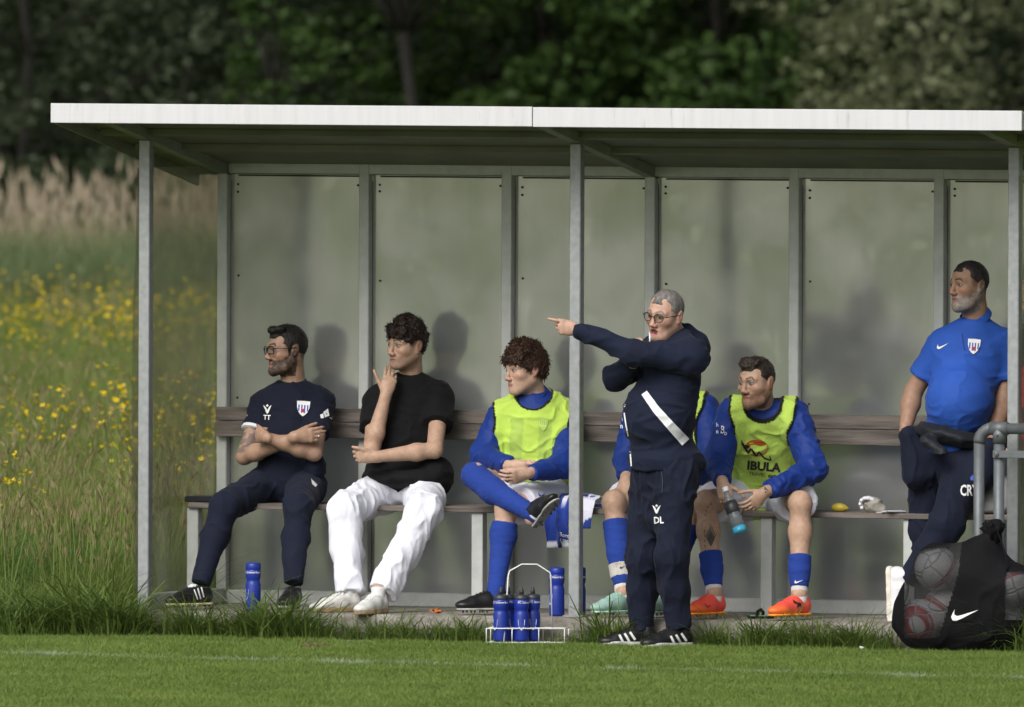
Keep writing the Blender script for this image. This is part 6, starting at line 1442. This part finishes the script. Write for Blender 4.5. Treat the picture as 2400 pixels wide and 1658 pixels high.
for k in range(3): pa.box((p[0]+.01*k, .54-.02*k, BZ+.003+.004*k), (.07-.012*k, .05, .0015), np.stack([[math.cos(.3*k), math.sin(.3*k), 0], [-math.sin(.3*k), math.cos(.3*k), 0], [0, 0, 1.]]))
tag(pa.build('paper_sheets', mat('paper', (.55, .56, .60), rough=.9, var=.1), None), 'few loose paper sheets on the bench beside the rolled glove', 'paper')
p = J(2238, 1140, .6); tag(obj('kit_bag', *(lambda S: (lambda v: (wrinkle(v[0], v[1], .02, (12, 12, 12), 8), v[1]))(S.mesh(.008)))(Sdf(.04).box((p[0], .66, BZ+.09), (.12, .14, .088), rnd=.04)), mat('pale_bag', (.30, .30, .31), rough=.7, var=.3, vscale=6)), 'pale soft bag on the bench behind the tube railing', 'bag')
# ---------------------------------------------------------------- on the floor and the grass
p = on_floor(1716, 1388, .2); S = Sdf(.01); Mh = np.stack([_R0, FH, ZV]); S.box(p+ZV*.008, (.065, .03, .007), Mh, .006); V, Fa = S.mesh(.004); e = obj('slide_sandal', V, Fa, M_blk); tag(e, 'single black slide sandal lying under the bench beside coral boots', 'sandal')
mb = MB(); n_ = 10
for k in range(n_): pass
mb.tube([p+_R0*(-.02)+FH*(-.034)+ZV*.006, p+_R0*(-.015)+FH*(-.025)+ZV*.035, p+ZV*.043, p+_R0*.012+FH*.028+ZV*.03, p+_R0*.012+FH*.034+ZV*.006], .008, 8); mb.build('strap', M_blk, e, True)
MB().tube([p+_R0*(-.055)+FH*(-.03)+ZV*.014, p+_R0*.05+FH*(-.03)+ZV*.014], .0022, 6).build('piping', mat('green_piping', (.2, .45, .3), rough=.6), e, True)
p = on_floor(978, 1376, .15); mb = MB(); r = np.random.default_rng(4)
for k in range(5): mb.box(p+A_([r.uniform(-.03, .03), r.uniform(-.02, .02), .006+.003*k]), (r.uniform(.012, .022), .01, .002), A_(Matrix.Rotation(r.uniform(-.6, .6), 3, 'X') @ Matrix.Rotation(r.uniform(0, 3), 3, 'Z')))
tag(mb.build('orange_peel', mat('peel', (.50, .17, .04), rough=.7)), 'scraps of orange peel on the concrete floor beside the crossed leg substitute', 'litter')
p = on_floor(1944, 1468, -.42, ZP+.03); tag(obj('paper_scrap', *(lambda S: (lambda v: (wrinkle(v[0], v[1], .01, (60, 60, 60), 3), v[1]))(S.mesh(.004)))(Sdf(.01).el(p, (.013, .01, .007))), M_trim), 'tiny white paper scrap on the grass left of the ball bag', 'litter')
p = pz(702, 1462, ZP+.02); mb = MB(); r = np.random.default_rng(6); S = Sdf(.01)
for k in range(16): S.el(p+A_([r.normal(0, .035), r.normal(0, .06), r.uniform(0, .012)]), r.uniform(.008, .018, 3))
V, Fa = S.mesh(.005); tag(obj('soil_clod', V, Fa, mat('dry_soil', (.10, .075, .035), rough=1., var=.4, vscale=40)), 'brown clod of soil and dead grass on the turf', 'soil')
tick('props')
tick('done')
